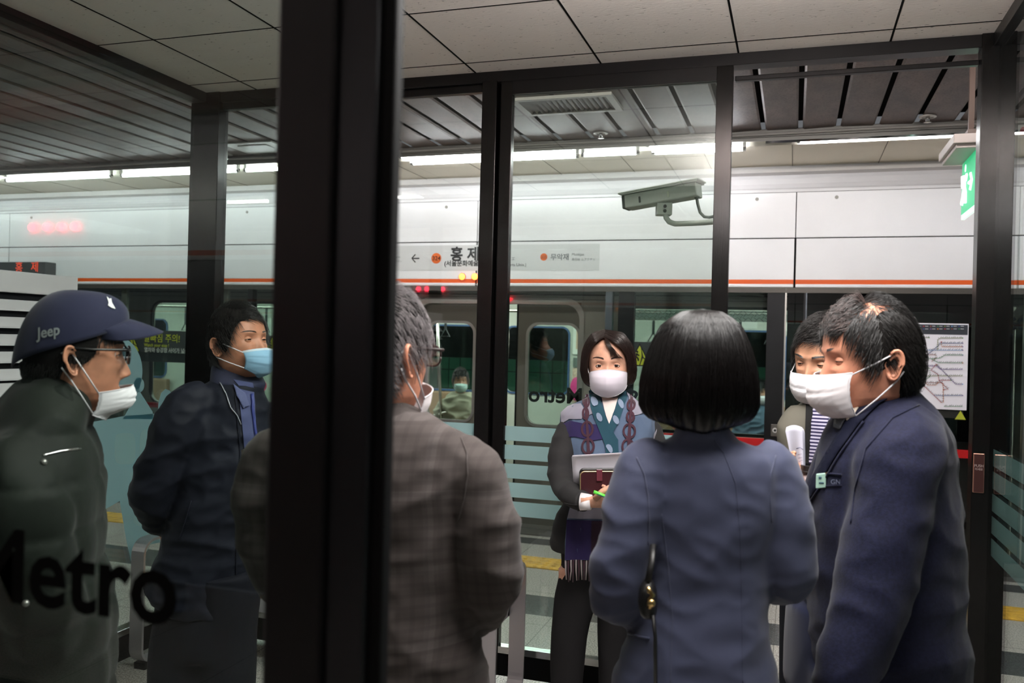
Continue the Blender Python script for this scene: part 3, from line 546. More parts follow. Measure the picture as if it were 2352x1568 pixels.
beam('trim_10', -2.82, -1.393, 3.78, 3.82, .02, .135, m=black_rubber); beam('trim_11', -2.82, -1.393, 3.765, 3.825, .135, .165, m=chrome)
beam('trim_12', -2.99, -2.94, .73, 3.76, .02, .135, m=black_rubber); beam('trim_13', -2.995, -2.935, .73, 3.76, .135, .165, m=chrome); beam('trim_14', .71, .76, .8, 3.76, .02, .14, m=black_rubber)
beam('trim_15', -2.82, -1.393, 3.78, 3.82, 2.70, 2.735, m=post_face)
tag(MB().box(-2.82, -1.393, 3.795, 3.805, .165, 2.70).build('window_1', clear), kind='structure')
tag(MB().box(-2.97, -2.96, .73, 3.76, .165, 2.735).build('window_2', clear), kind='structure')
tag(MB().box(.72, .73, .8, 3.76, .14, 2.735).build('window_3', door_glass), kind='structure')
# sliding glass door of the far wall
d1 = empty('door_1', (-.78, 3.79, 0)); tag(d1, kind='structure')
MB().box(-1.305, -1.250, 3.76, 3.80, .03, 2.735).build('stile', dark_steel, d1, bevel=.002); MB().box(-.342, -.274, 3.76, 3.80, .03, 2.735).build('stile', dark_steel, d1, bevel=.002)
MB().box(-1.250, -.342, 3.76, 3.80, 2.675, 2.735).build('rail', post_face, d1); MB().box(-1.250, -.342, 3.765, 3.795, .03, .135).build('rail', black_rubber, d1); MB().box(-1.250, -.342, 3.755, 3.80, .135, .165).build('rail', chrome, d1)
MB().box(-1.250, -.342, 3.776, 3.782, .165, 2.675).build('glass_pane', door_glass, d1)
fs = []
for k in range(5):
    z = 1.165-.0855*k
    MB().box(-1.248, -.344, 3.7735, 3.7745, z-.066, z).build('frosted_stripe', frost, d1)
    m = tag(MB().box(-2.818, -1.395, 3.7925, 3.7935, z-.066, z).build('window_1', frost), kind='structure')
    tag(MB().box(.7335, .7345, .82, 3.755, z-.066+.02, z+.02).build('window_3', frost), kind='structure')
letter = M('booth_lettering', (22, 24, 24), .5)
text('lettering', 'Seoul Metro', .098, onY(1213, 921, 3.785), letter, d1, xdir=(-1, 0, 0), align='RIGHT', bold=.0022, sx=1.02)
# front side: glass pane, thick post with rubber edge
tag(MB().box(BX0, -.445, .695, .707, .10, 2.735).build('window_4', front_glass), kind='structure')
beam('trim_16', -.4455, -.388, .672, .704, 0, 2.78, m=post_face); beam('trim_17', -.388, -.350, .680, .704, 0, 2.78, m=M('post_side', (66, 65, 68), .28, .8)); beam('trim_18', -.350, -.336, .686, .704, 0, 2.78, m=black_rubber)
beam('trim_19', BX0, BX1, .68, .74, 2.735, 2.83, m=post_face); beam('trim_20', .66, BX1, .66, .80, 0, 2.8); beam('trim_21', BX0, -.445, .68, .73, 0, .10, m=black_rubber); beam('trim_22', BX0, -2.9, .67, .74, 0, 2.8)
tag(text('window_4', 'Seoul Metro', .104, onY(408, 1436, .688), M('front_lettering', (12, 12, 12), .95, spec=.05), None, align='RIGHT', bold=.0022, sx=1.0), kind='structure')
# ================================================================== fittings and furniture of the booth
def qmul(a, b, t): return np.array(a)*(1-t)+np.array(b)*t
# frosted picture film on the left glass wall
def lw(px, py, d=0): return onX(px, py, -2.955+d)
pic = empty('wall_left', (-2.955, 3.3, 0)); tag(pic, kind='structure')
frost2 = film('frosted_picture', (204, 234, 240), .10, .75); frost3 = film('frosted_picture_light', (222, 242, 242), .15, .75)
def circ(cx, cy, rx, ry, n=30): return [(cx+rx*math.cos(a), cy+ry*math.sin(a)) for a in np.linspace(0, 2*math.pi, n, endpoint=False)]
def pfilm(pts, m=frost2, d=0, name='frosted_film'): MB().prism([lw(x, y, d) for x, y in pts], (1, 0, 0), .0008).build(name, m, pic)
pfilm(circ(262, 852, 65, 82)); pfilm(circ(319, 884, 12, 17)); pfilm([(319, 896), (350, 945), (352, 962), (282, 962)])
pfilm([(362, 962), (364, 925), (370, 902), (380, 893), (390, 897), (397, 912), (400, 930), (402, 962)])
pfilm([(150, 1010), (215, 968), (250, 962), (285, 955), (352, 950), (440, 944), (440, 1230), (345, 1250), (318, 1300), (304, 1302), (290, 1240), (275, 1150), (240, 1170), (150, 1225)])
for cx, cy in ((287, 1030), (345, 1022)): pfilm([(cx-24+48*(x > 0)*1.0, cy) if False else (cx+24*np.sign(math.cos(a))*abs(math.cos(a))**.5, cy+36*np.sign(math.sin(a))*abs(math.sin(a))**.5) for a in np.linspace(0, 2*math.pi, 28, endpoint=False) for x in (1,)], frost3, .0015)
pfilm(circ(322, 1190, 16, 18), frost3, .0015); pfilm([(298, 1085), (340, 1080), (338, 1110), (322, 1122), (304, 1112)], frost3, .0015)
# air conditioner by the left wall
acm = M('ac_white', (222, 222, 226), .4); acd = M('ac_gap', (24, 25, 28), .8)
ac = empty('air_conditioner', (-2.77, 2.2, 0)); tag(ac, 'tall white louvred air conditioner by the left glass wall behind the man in a cap', 'air conditioner')
X0, X1, YA, YB, ZT = -2.93, -2.6, 1.35, 2.64, 1.752
MB().box(X0, X1-.03, YA, YB, 0.02, ZT).build('cabinet', acm, ac, bevel=.008)
zl = [1.665, 1.60, 1.535, 1.47, 1.405, 1.34]
MB().box(X1-.030, X1, YA, YB, ZT-.075, ZT).build('front_frame', acm, ac, bevel=.003); MB().box(X1-.030, X1, YB-.045, YB, 1.36, ZT-.075).build('front_frame', acm, ac); MB().box(X1-.030, X1, YA, YB, .02, 1.36).build('front_frame', acm, ac, bevel=.003)
MB().box(X1-.034, X1-.028, YA, YB-.045, 1.36, ZT-.07).build('grille_back', acd, ac)
for k in range(5):
    z = 1.655-.061*k
    MB().add([(X1-.030, YA, z), (X1-.030, YB-.046, z), (X1-.001, YB-.046, z-.036), (X1-.001, YA, z-.036), (X1-.030, YA, z-.006), (X1-.030, YB-.046, z-.006), (X1-.001, YB-.046, z-.042), (X1-.001, YA, z-.042)], [(0, 1, 2, 3), (7, 6, 5, 4), (3, 2, 6, 7), (0, 3, 7, 4), (1, 5, 6, 2), (0, 4, 5, 1)]).build('louvre', acm, ac)
# red-lettered departure display above the air conditioner
ld = empty('display_board', (-7.35, 6.6, 2.09)); tag(ld, 'dark hanging display board with orange-red lettering above the air conditioner', 'display board')
MB().box(-8.3, -6.85, 6.55, 6.68, 2.05, 2.20).build('case', M('display_case', (28, 30, 34), .3), ld, bevel=.005); MB().box(-8.24, -8.21, 6.0, 6.03, 2.2, 2.99).build('hanger', M('hanger', (160, 160, 160), .5), ld); MB().box(-8.24, -8.21, 6.0, 6.68, 2.18, 2.20).build('hanger', M('hanger', (160, 160, 160), .5), ld)
led = M('led_red', (230, 80, 40), emit=((255, 60, 20), .5))
text('display_lettering', '홍', .11, onY(34, 623, 6.545), led, ld); text('display_lettering', '제', .11, onY(70, 622, 6.545), led, ld)
# bench: two aluminium loop ends, wooden slats, grey rails
be = empty('bench', (-1.95, 3.45, 0)); tag(be, 'bench with wooden slat seat and aluminium loop armrests against the far glass wall', 'bench')
alb = M('bench_alu', (176, 172, 176), .35, .7)
def loopend(x):
    P = rrect(3.26, 3.66, .03, .60, .07, 6); I = rrect(3.272, 3.648, .042, .588, .058, 6)
    m = MB(); rings = []
    for xx, Q in ((x-.035, P), (x+.035, P), (x+.035, I), (x-.035, I), (x-.035, P)): rings.append([(xx, a, b) for a, b in Q])
    m.loft(rings, cap=False); m.build('armrest', alb, be, False)
    MB().box(x-.03, x+.03, 3.29, 3.34, 0, .03).box(x-.03, x+.03, 3.57, 3.62, 0, .03).build('foot', black_rubber, be)
loopend(-2.83); loopend(-1.13)
for k in range(5): y = 3.275+k*.077; MB().box(-2.80, -1.17, y, y+.068, .405, .43).build('slat', M('bench_wood', (176, 118, 62), .45, noise=(3, .18), stretch=(1, 12, 12)), be, bevel=.004)
MB().box(-2.80, -1.165, 3.275, 3.30, .345, .403).build('seat_rail', alb, be); MB().box(-2.80, -1.165, 3.63, 3.655, .345, .403).build('seat_rail', alb, be)
MB().box(-2.80, -2.76, 3.275, 3.655, .345, .403).box(-1.205, -1.165, 3.275, 3.655, .345, .403).build('seat_frame', alb, be)
# surveillance camera on its bent arm
cc = M('cctv_grey', (206, 212, 206), .5); cv = empty('surveillance_camera', W(1530, 470, 4.2)); tag(cv, 'grey box surveillance camera on a bent arm seen through the sliding glass door', 'camera')
A = W(1442, 466, 4.28); B = W(1606, 436, 4.10); ax = (B-A)/np.linalg.norm(B-A); sd = np.cross(ax, UP); sd /= np.linalg.norm(sd); upv = np.cross(sd, ax); L_ = np.linalg.norm(B-A)
c0 = (A+B)/2
MB().obox(c0, (ax, sd, upv), (L_/2, .045, .034)).build('housing', cc, cv, bevel=.006)
MB().obox(c0+ax*.0+upv*.042-ax*.004, (ax, sd, upv), (L_/2+.022, .062, .0035)).obox(c0+upv*.037+sd*.056, (ax, sd, upv), (L_/2+.01, .003, .006)).obox(c0+upv*.037-sd*.056, (ax, sd, upv), (L_/2+.01, .003, .006)).build('sunshield', cc, cv, bevel=.002)
MB().obox(A-ax*.006, (ax, sd, upv), (.01, .040, .032)).build('front_bezel', M('cctv_dark', (96, 102, 98), .5), cv, bevel=.004); MB().tube([A-ax*.017, A-ax*.010], .022, 18).build('lens_window', M('lens_black', (12, 12, 14), .1), cv)
for t_ in (.22, .62):
    q = A+ax*L_*t_+sd*.046-upv*.004; MB().obox(q, (ax, sd, upv), (.0045, .003, .015)).build('clip', M('clip_dark', (60, 64, 62), .4) if t_ < .5 else M('clip_bright', (225, 232, 210), .3), cv, bevel=.002)
for s_ in (1,):
    mb_ = c0-ax*.0-upv*.062; MB().obox(mb_, (RT, FW, UP), (.036, .030, .030)).build('bracket', cc, cv, bevel=.004)
    for dz in (.010, -.012): q = mb_-FW*.031+UP*dz; MB().tube([q, q-FW*.004], .008, 12).build('bracket_screw', M('clip_dark', (60, 64, 62), .4), cv)
pts = [W(1528, 490, 4.17), W(1530, 500, 4.17), W(1537, 509, 4.17), W(1550, 514, 4.16), W(1580, 513, 4.12), W(1620, 511, 4.05), onY(1645, 508, 3.90), onY(1655, 507, 3.80)]
MB().tube(pts, .013, 14).build('arm', cc, cv, True)
MB().tube([W(1600, 452, 4.1), W(1603, 470, 4.1), W(1608, 488, 4.08), W(1618, 498, 4.05), W(1630, 499, 3.98), onY(1650, 494, 3.84)], .007, 10).tube([W(1597, 448, 4.1), W(1603, 456, 4.1)], .012, 10).build('cable', M('cctv_cable', (120, 126, 122), .5), cv, True)
# green running-man exit sign
ex = empty('exit_sign', (.83, 4.9, 2.245)); tag(ex, 'glowing green running man exit sign hanging beside the right corner post', 'sign')
MB().box(.70, .93, 4.62, 5.08, 2.555, 2.60).box(.715, .915, 4.64, 5.07, 2.535, 2.555).build('housing', M('sign_housing', (196, 186, 184), .5), ex, bevel=.004)
gm = M('exit_green', (60, 205, 150), .4, emit=((40, 200, 130), .28)); gw = M('exit_white', (240, 255, 248), .4, emit=((225, 255, 240), .48))
MB().box(.812, .828, 4.66, 5.06, 2.245, 2.54).build('panel', gw, ex, bevel=.002); MB().box(.8095, .812, 4.675, 5.052, 2.27, 2.535).build('green_face', gm, ex)
fig = MB(); Q = lambda u, v: (.8085, 5.03-u, 2.29+v)      # u towards the camera
for pts, r in (([(.075, .165), (.085, .105)], .020), ([(.085, .105), (.055, .06), (.02, .03)], .013), ([(.085, .105), (.12, .07), (.12, .02)], .013), ([(.075, .155), (.035, .145), (.025, .11)], .010), ([(.08, .155), (.12, .14), (.14, .165)], .010)):
    fig.tube([Q(*p) for p in pts], r, 6, flat=1)
fig.tube([Q(.082, .205), np.array(Q(.082, .205))-[.001, 0, 0]], .02, 12); fig.tube([Q(.19, .11), Q(.27, .11)], .009, 6); fig.tube([Q(.235, .15), Q(.275, .11), Q(.235, .07)], .009, 6)
fo = fig.build('running_figure', gw, ex); 
MB().box(.80, .825, 4.84, 4.865, 2.6, 2.995).build('hanger', M('hanger_brown', (92, 70, 62), .5), ex); MB().box(.79, .835, 4.80, 4.90, 2.60, 2.66).build('hanger_boot', M('hanger_boot', (120, 104, 98), .5), ex)
MB().sphere((.84, 4.70, 2.53), .02, 12, 8).build('sensor', black_rubber, ex, True)
# small red-and-white sign further along, beyond the post
sg = empty('hanging_sign', (1.15, 5.3, 2.7)); q0 = onY(2331, 318, 5.3); q1 = onY(2352, 296, 5.3); tag(sg, 'small white sign with a red mark hanging right of the corner post', 'sign')
MB().box(q0[0]-.02, q1[0]+.3, 5.29, 5.31, q0[2]-.0, q1[2]+.02).build('plate', M('sign_white', (214, 210, 208), .4), sg); MB().sphere((q0[0]+.035, 5.288, (q0[2]+q1[2])/2+.01), .02, 12, 8, (.7, .1, 1.2)).build('mark', M('sign_red', (196, 40, 44), .4), sg); MB().box(q0[0]+.1, q0[0]+.12, 5.295, 5.305, q1[2], 2.995).build('hanger', M('hanger_brown', (92, 70, 62), .5), sg)
# push plate on the doorway post
p0 = onY(2236, 1040, 3.748); p1 = onY(2258, 1132, 3.748)
pp = empty('push_plate', (p0[0], 3.74, p1[2])); tag(pp, 'slim bronze push plate reading PUSH on the right door post', 'door plate')
MB().box(p0[0]-.001, p1[0]+.002, 3.742, 3.75, p1[2], p0[2]).build('plate', M('bronze_edge', (176, 128, 112), .3, .7), pp, bevel=.003); MB().box(p0[0]+.002, p1[0]-.001, 3.740, 3.7425, p1[2]+.003, p0[2]-.003).build('face', M('bronze_dark', (70, 42, 40), .35, .4), pp)
text('plate_lettering', 'PUSH', .0145, ((p0[0]+p1[0])/2, 3.7392, p0[2]-.052), M('plate_ink', (176, 160, 158)), pp, align='CENTER', sx=.95); text('plate_lettering', '미세요', .010, ((p0[0]+p1[0])/2, 3.7392, p0[2]-.064), M('plate_ink', (176, 160, 158)), pp, align='CENTER')
# ================================================================== figure tools
from mathutils.bvhtree import BVHTree
from mathutils import noise as mnoise
from mathutils.geometry import delaunay_2d_cdt
def hm(h0, table):  # interpolation helper
    t = np.array(table, float); return [np.interp(h0, t[::-1, 0] if t[0, 0] > t[-1, 0] else t[:, 0], t[::-1, k] if t[0, 0] > t[-1, 0] else t[:, k]) for k in range(1, t.shape[1])]
HEAD = [(.119, .004, -.004, -.020), (.117, .022, .016, -.040), (.110, .040, .036, -.058), (.098, .054, .056, -.075), (.080, .066, .072, -.088), (.055, .0735, .083, -.097), (.030, .076, .087, -.100), (.008, .0758, .087, -.098),
        (-.015, .073, .0875, -.092), (-.035, .0700, .087, -.080), (-.055, .0665, .085, -.068), (-.075, .061, .082, -.060), (-.090, .053, .0785, -.057), (-.102, .043, .073, -.056), (-.109, .036, .064, -.056), (-.112, .040, .050, -.057),
        (-.116, .048, .034, -.059), (-.124, .052, .022, -.061), (-.140, .054, .014, -.064), (-.165, .055, .008, -.068), (-.195, .060, .004, -.074), (-.215, .074, .002, -.080)]
def gs(x, z, cx, cz, sx, sz): return np.exp(-((x-cx)/sx)**2-((z-cz)/sz)**2)
def face_bump(x, z, fem=0.0):
    b = np.zeros_like(x)
    zz = np.array([.030, .012, .004, -.012, -.028, -.036, -.041, -.047, -.052]); hh = np.array([0, .002, .0035, .010, .0185, .0215, .020, .008, 0.])
    h = np.interp(z, zz[::-1], hh[::-1]); w = np.interp(z, [-.045, -.03, 0, .02], [.0105, .0095, .0075, .010])
    b += h*np.exp(-(x/w)**2*1.0)
    for s in (-1, 1):
        b += .0075*gs(x, z, s*.0125, -.041, .0065, .0065)
        b -= .0105*gs(x, z, s*.031, .004, .017, .0115)
        b += (.0045-.002*fem)*gs(x, z, s*.026, .024, .020, .007)
        b += .0040*gs(x, z, s*.043, -.022, .017, .014)
        b += .0018*gs(x, z, s*.030, -.013, .012, .004)
    b += .0055*gs(x, z, 0, -.0685, .019, .0045)+.0055*gs(x, z, 0, -.0795, .017, .005)-.002*gs(x, z, 0, -.074, .025, .0018)
    b += .005*gs(x, z, 0, -.099, .016, .010)-.003*gs(x, z, 0, -.088, .02, .005)
    return b
def loc(px, r, f):
    q = FW+RT*(px-1176)/FPX; q = q/np.linalg.norm(q); return np.cross(q, UP)*r+q*f
class Head:
    def __init__(s, c, f, pitch=0, roll=0, sc=1.0, fem=0.0, wide=1.0, neck=None):
        """c: centre between the ears (world); f: horizontal facing direction; pitch>0 looks down; roll>0 leans to his right"""
        f = np.array(f, float); f /= np.linalg.norm(f); r = np.cross(f, UP)
        F = f*math.cos(pitch)-UP*math.sin(pitch); Z = UP*math.cos(pitch)+f*math.sin(pitch)
        R2 = r*math.cos(roll)-Z*math.sin(roll); Z2 = Z*math.cos(roll)+r*math.sin(roll)
        s.A = np.array([R2, F, Z2]); s.c = np.array(c, float); s.sc = sc; s.fem = fem; s.wide = wide
    def T(s, P): return s.c + (np.asarray(P, float)*s.sc) @ s.A
    def surf(s, th, z, off=0.0):
        """point on the head surface, th=0 front, positive to his right, z local height"""
        th = np.asarray(th, float); z = np.asarray(z, float)
        w, yf, yb = hm(z, HEAD); w = w*s.wide
        cy = np.where(z > -.11, -.006, (yf+yb)/2)
        n = 2.25; c, sn = np.cos(th), np.sin(th)
        x = w*np.sign(sn)*np.abs(sn)**(2/n); y = cy+np.where(c > 0, (yf-cy), (cy-yb))*np.sign(c)*np.abs(c)**(2/n)
        front = np.clip((c-.15)/.35, 0, 1)
        y = y+face_bump(x, z, s.fem)*front
        d = np.stack([x, y-cy, np.where(z > .06, (z-.06)*1.2, 0)], -1); d = d/(np.linalg.norm(d, axis=-1, keepdims=True)+1e-9)
        return np.stack([x, y, z], -1)+d*np.asarray(off)[..., None] if np.ndim(off) else np.stack([x, y, z], -1)+d*off
    def mesh(s, mb, neck_to=None, eyes=True):
        u = np.linspace(-1, 1, 120, endpoint=False); th = math.pi*(.62*u+.38*u**3)
        zs = np.concatenate([np.linspace(.119, .05, 22), np.linspace(.046, -.112, 66), np.linspace(-.116, -.215, 12)])
        rings = [s.T(s.surf(th, np.full_like(th, z))) for z in zs]
        if neck_to is not None:
            last = rings[-1]; c = last.mean(0); n = np.array(neck_to, float)
            for k in (1, 2, 3): rings.append(last+(n-c)*k/3)
        mb.loft([r.tolist() for r in rings])
        for sd in (-1, 1): s.ear(mb, sd)
        return s
    def ear(s, mb, sd):
        rings = []
        for r, o in ((.02, .001), (.35, -.001), (.55, .002), (.68, .0075), (.80, .006), (.90, .0115), (1.0, .010), (1.03, .004), (.93, -.001), (.7, -.006)):
            ring = []
            for a in np.linspace(0, 2*math.pi, 28, endpoint=False):
                y = -.0165*math.cos(a)*r*(1-.22*(math.sin(a) < 0)); z = .031*math.sin(a)*r
                if r < .8: z += -.004
                y -= .002*math.sin(a)
                out = o+(.008+.35*max(0, -y+.010)) if r > .5 else o+(.008+.35*max(0, -y+.010))*.75
                if y > .008: out *= .55
                ring.append(s.T((sd*(.0655*s.wide+out), -.016+y-.12*(z), -.010+z)))
            rings.append(ring)
        mb.loft(rings)
    def eyes(s, parent, skin, open_=.5, look=(0, 0), gray=False, lids=True):
        white = M('eye_white', (225, 218, 212), .15); iris = M('eye_iris', (38, 24, 18), .12); lash = M('lash', (22, 16, 14), .6)
        for sd in (-1, 1):
            c = np.array([sd*.0312, .0655, .0035]); R = .0128
            m = MB(); m.sphere((0, 0, 0), R, 22, 14); m.v = [tuple(s.T(np.array(p)+c)) for p in m.v]; e = m.build('eyeball', white, parent, True)
            d = np.array([math.sin(look[0]), math.cos(look[0]), math.sin(look[1])]); d /= np.linalg.norm(d)
            t = np.cross(d, (0, 0, 1)); t /= np.linalg.norm(t); u = np.cross(t, d); m = MB()
            m.loft([[s.T(c+d*(math.sqrt(max(R*R-r*r, 0))+.0004)+(t*math.cos(a)+u*math.sin(a))*r) for a in np.linspace(0, 2*math.pi, 20, endpoint=False)] for r in (.0062, .0045, .002, .0002)]); m.build('iris', iris, e, True)
            up = .55*open_-.08; lo = -.30*open_-.10     # lid angles
            for nm, a0, a1, Rr in (('upper_lid', up, 1.35, .0141), ('lower_lid', -1.25, lo, .0138)):
                m = MB(); rows = []
                for k in range(9):
                    row = []; t_ = k/8
                    for q in np.linspace(-1.25, 1.25, 20):
                        edge = up if nm == 'upper_lid' else lo
                        fall = (1-(q/1.25)**2)
                        ee = lo*.6+(edge-lo*.6)*fall if nm == 'upper_lid' else edge*fall+(-.06)*(1-fall)
                        el = ee+((a1 if nm == 'upper_lid' else a0)-ee)*t_
                        rr = Rr+(.0010 if k == 0 else 0)*0
                        crease = -.0009*math.exp(-((t_-.45)/.12)**2) if nm == 'upper_lid' else 0
                        row.append(s.T(c+np.array([math.sin(q)*math.cos(el), math.cos(q)*math.cos(el), math.sin(el)])*(rr+crease)))
                    rows.append(row)
                m.loft(rows, cap=False, closed=False); o = m.build(nm, skin, parent, True)
                if nm == 'upper_lid': MB().tube([p for p in rows[0]], .0007*s.sc, 5).build('lash_line', lash, o)
    def brows(s, parent, mat, th=.0032, n=150, lift=0., arch=.004):
        m = MB(); r = random.Random(3)
        for sd in (-1, 1):
            for k in range(n):
                t = r.random(); x = sd*(.013+.036*t); z = .0255+lift+arch*math.sin(t*2.3)+r.uniform(-1, 1)*th*(1-.55*t)
                a0 = math.atan2(x, .08)*1.0; p = s.surf(math.asin(min(1, max(-1, x/.078)))*1.0, z, .001)
                p = np.array([x, p[1], z]); L_ = r.uniform(.005, .009); dirv = np.array([sd*.9, -.35*abs(x)/.04, .35-.7*t])
                q = p+dirv*L_; q[1] = s.surf(math.asin(min(1, max(-1, q[0]/.078))), q[2], .0018)[1]
                m.tube([s.T(p), s.T((p+q)/2+[0, .0012, 0]), s.T(q)], [.0005, .00045, .0002], 3)
        return m.build('eyebrows', mat, parent)
def hair_mesh(name, P, r0, mat, parent, taper=.25, sides=3):
    """P: (n strands, k points, 3) in world space -> one mesh of thin tapered tubes"""
    n, k, _ = P.shape; T = np.gradient(P, axis=1); T /= np.linalg.norm(T, axis=2, keepdims=True)+1e-12
    ref = np.array([.31, .52, .79]); U1 = np.cross(T, ref); U1 /= np.linalg.norm(U1, axis=2, keepdims=True)+1e-12; U2 = np.cross(T, U1)
    rad = np.asarray(r0).reshape(-1, 1, 1)*(1-(1-taper)*np.linspace(0, 1, k)**2)[None, :, None]
    V = np.stack([P+rad*(math.cos(a)*U1+math.sin(a)*U2) for a in np.arange(sides)*2*math.pi/sides], 2)   # n,k,sides,3
    idx = np.arange(n*k*sides).reshape(n, k, sides); a = idx[:, :-1]; b = idx[:, 1:]
    F = np.stack([a, np.roll(a, -1, 2), np.roll(b, -1, 2), b], -1).reshape(-1, 4)
    V = V.reshape(-1, 3); org = np.array([*V[:, :2].mean(0), V[:, 2].min()])
    me = bpy.data.meshes.new(name); me.vertices.add(len(V)); me.vertices.foreach_set('co', (V-org).ravel().astype(np.float32))
    me.loops.add(F.size); me.loops.foreach_set('vertex_index', F.ravel().astype(np.int32)); me.polygons.add(len(F)); me.polygons.foreach_set('loop_start', np.arange(0, F.size, 4, dtype=np.int32)); me.polygons.foreach_set('loop_total', np.full(len(F), 4, dtype=np.int32))
    me.update(calc_edges=True); me.shade_smooth(); me.materials.append(mat)
    o = bpy.data.objects.new(name, me); COL.objects.link(o); o.location = tuple(org); put(o, parent); return o
ELL = np.array([.0775, .0945, .1215])
def short_hair(H, parent, mat, line, flow, n=2600, length=.035, lift=.5, thick=.012, seed=1, r=.0006, steps=6, jit=.25, cap=True, capoff=.004, wave=0.0, density=None):
    """line(th)->lowest z of the hair at angle th ; flow(p)->local combing direction array"""
    g = np.random.default_rng(seed); th = g.uniform(-math.pi, math.pi, n*4); zz = .119-g.random(n*4)**1.25*.23
    lo = np.array([line(abs(a)) for a in th]); keep = zz > lo
    if density is not None: keep &= g.random(n*4) < density(th, zz)
    th, zz = th[keep][:n], zz[keep][:n]
    P0 = H.surf(th, zz, .002); ctr = np.array([0, -.006, 0])
    N = (P0-ctr)/ELL**2; N /= np.linalg.norm(N, axis=1, keepdims=True)
    D = flow(P0); D = D-N*(D*N).sum(1, keepdims=True); D /= np.linalg.norm(D, axis=1, keepdims=True)+1e-9
    D = D+g.normal(0, jit, D.shape); L = (length*g.uniform(.6, 1.15, len(P0)))[:, None]; pts = [P0]; p = P0.copy()
    lay = 1+thick/.09*g.uniform(.15, 1.0, len(P0))
    for k in range(steps):
        t = (k+1)/steps
        n_ = (p-ctr)/ELL**2; n_ /= np.linalg.norm(n_, axis=1, keepdims=True)
        d = D-n_*(D*n_).sum(1, keepdims=True)*.9+n_*lift*(1-t*1.1)+np.array([0, 0, -.12])*t
        if wave: d = d+wave*np.sin(t*6+th[:, None]*9+np.array([0, 1, 2]))
        d /= np.linalg.norm(d, axis=1, keepdims=True)+1e-9; p = p+d*L/steps
        q = (p-ctr)/ELL; e = np.linalg.norm(q, axis=1); lim = 1.012+(lay-1)*min(1, t*1.6)
        f = np.where(e < lim, lim/np.maximum(e, .5), 1.0); up_ok = p[:, 2] > -.06
        p = np.where((up_ok & (e < lim))[:, None], ctr+(p-ctr)*f[:, None], p); pts.append(p.copy())
    P = np.stack(pts, 1); P = H.T(P.reshape(-1, 3)).reshape(P.shape)
    o = hair_mesh('hair', P, r*H.sc*np.ones(len(P0)), mat, parent)
    if cap:      # close-cropped underlayer
        m = MB(); T = np.linspace(-math.pi, math.pi, 84, endpoint=False); rows = []
        for k in range(26):
            t = k/25; row = []
            for a in T:
                l = line(abs(a)); z = .119+(l-.119)*t; fade = min(1, (1-t)*8)
                row.append(H.T(H.surf(a, z, .0012+capoff*fade+.0012*math.sin(a*31+z*160)*fade)))
            rows.append(row)
        m.loft(rows, cap=False); m.build('hair_base', hairbase, o, True)
    return o
def mask(H, parent, kind='kf', mat=None, top=-.020, side_top=-.040, side_bot=-.072, bot=-.117, wid=76, drop=0, strap=True, bulge=.012, sidey=.028):
    rows = []; nu, nv = 41, 25
    for j in range(nv):
        v = j/(nv-1); row = []
        for i in range(nu):
            u = -1+2*i/(nu-1); ph = math.radians(wid)*u; e = abs(u)**1.5
            zt = top*(1-e)+side_top*e; zb = bot*(1-e)+side_bot*e; z = zt+(zb-zt)*v
            w = float(np.interp(z, [-.12, -.09, -.06, -.02], [.058, .066, .0705, .0725]))*H.wide
            F = float(np.interp(z, [-.122, -.108, -.085, -.06, -.036, -.018], [.062, .092, .105, .112, .1135, .104]))+bulge*math.sin(math.pi*min(1, max(0, v)))
            if kind == 'kf':
                F += .006*math.sin(math.pi*v)*(1-abs(u))-.004*math.exp(-((v-.36)/.035)**2)*(1-abs(u)**4)-.003*math.exp(-((v-.70)/.035)**2)*(1-abs(u)**4)
            if kind == 'cloth': F += .010*(1-abs(u))**1.5*math.sin(math.pi*min(1, v*1.05)); 
            if kind == 'surgical': F += .0035*((v*3.2) % 1-.5)*(1 if v < .96 else 0)*(1-abs(u)**6)+(.006*math.sin(math.pi*v))
            x = w*math.sin(ph); y = sidey+(F-sidey)*max(0, math.cos(ph))**(.78 if kind != 'surgical' else .62)
            if z > -.05:    # follow the nose
                y += .004*math.exp(-(x/.012)**2)*(1-v*2 if v < .5 else 0)
            cr = .0010*math.sin(x*420+z*300)*math.sin(z*260-x*90) if kind == 'kf' else 0
            row.append(H.T((x, y+cr+.001, z-drop)))
        rows.append(row)
    m = MB(); m.loft(rows, cap=False, closed=False); o = m.build('face_mask', mat or M('mask_white', (226, 224, 228), .85, sheen=.2), parent, True)
    sm = o.modifiers.new('thick', 'SOLIDIFY'); sm.thickness = .0014
    e1 = M('mask_edge', (214, 212, 216), .8)
    if kind != 'surgical':
        MB().tube(rows[0], .0011, 5).tube(rows[-1], .0011, 5).tube([r[0] for r in rows], .0011, 5).tube([r[-1] for r in rows], .0011, 5).build('mask_hem', e1, o)
    else:
        MB().tube(rows[0], .0022, 5).tube(rows[1], .0014, 5).build('nose_wire', M('mask_pale', (208, 220, 228), .7), o)
    if strap:
        sg = []
        for ui, sd in ((0, -1), (nu-1, 1)):
            for row, ez, ey in ((rows[1 if kind != 'cloth' else 2], .020, -.022), (rows[-2], -.036, -.020)):
                a = np.array(row[ui]); b = H.T((sd*(.0795*H.wide), ey, ez-.006)); c = H.T((sd*(.082*H.wide), ey-.014, ez*.5-.006))
                mid = (a+b)/2+(H.T((sd*.004, 0, 0))-H.T((0, 0, 0)))
                MB().tube([a, mid, b, c], .0016 if H.sc < 1.5 else .002, 6).build('ear_loop', e1, o, True)
    return o
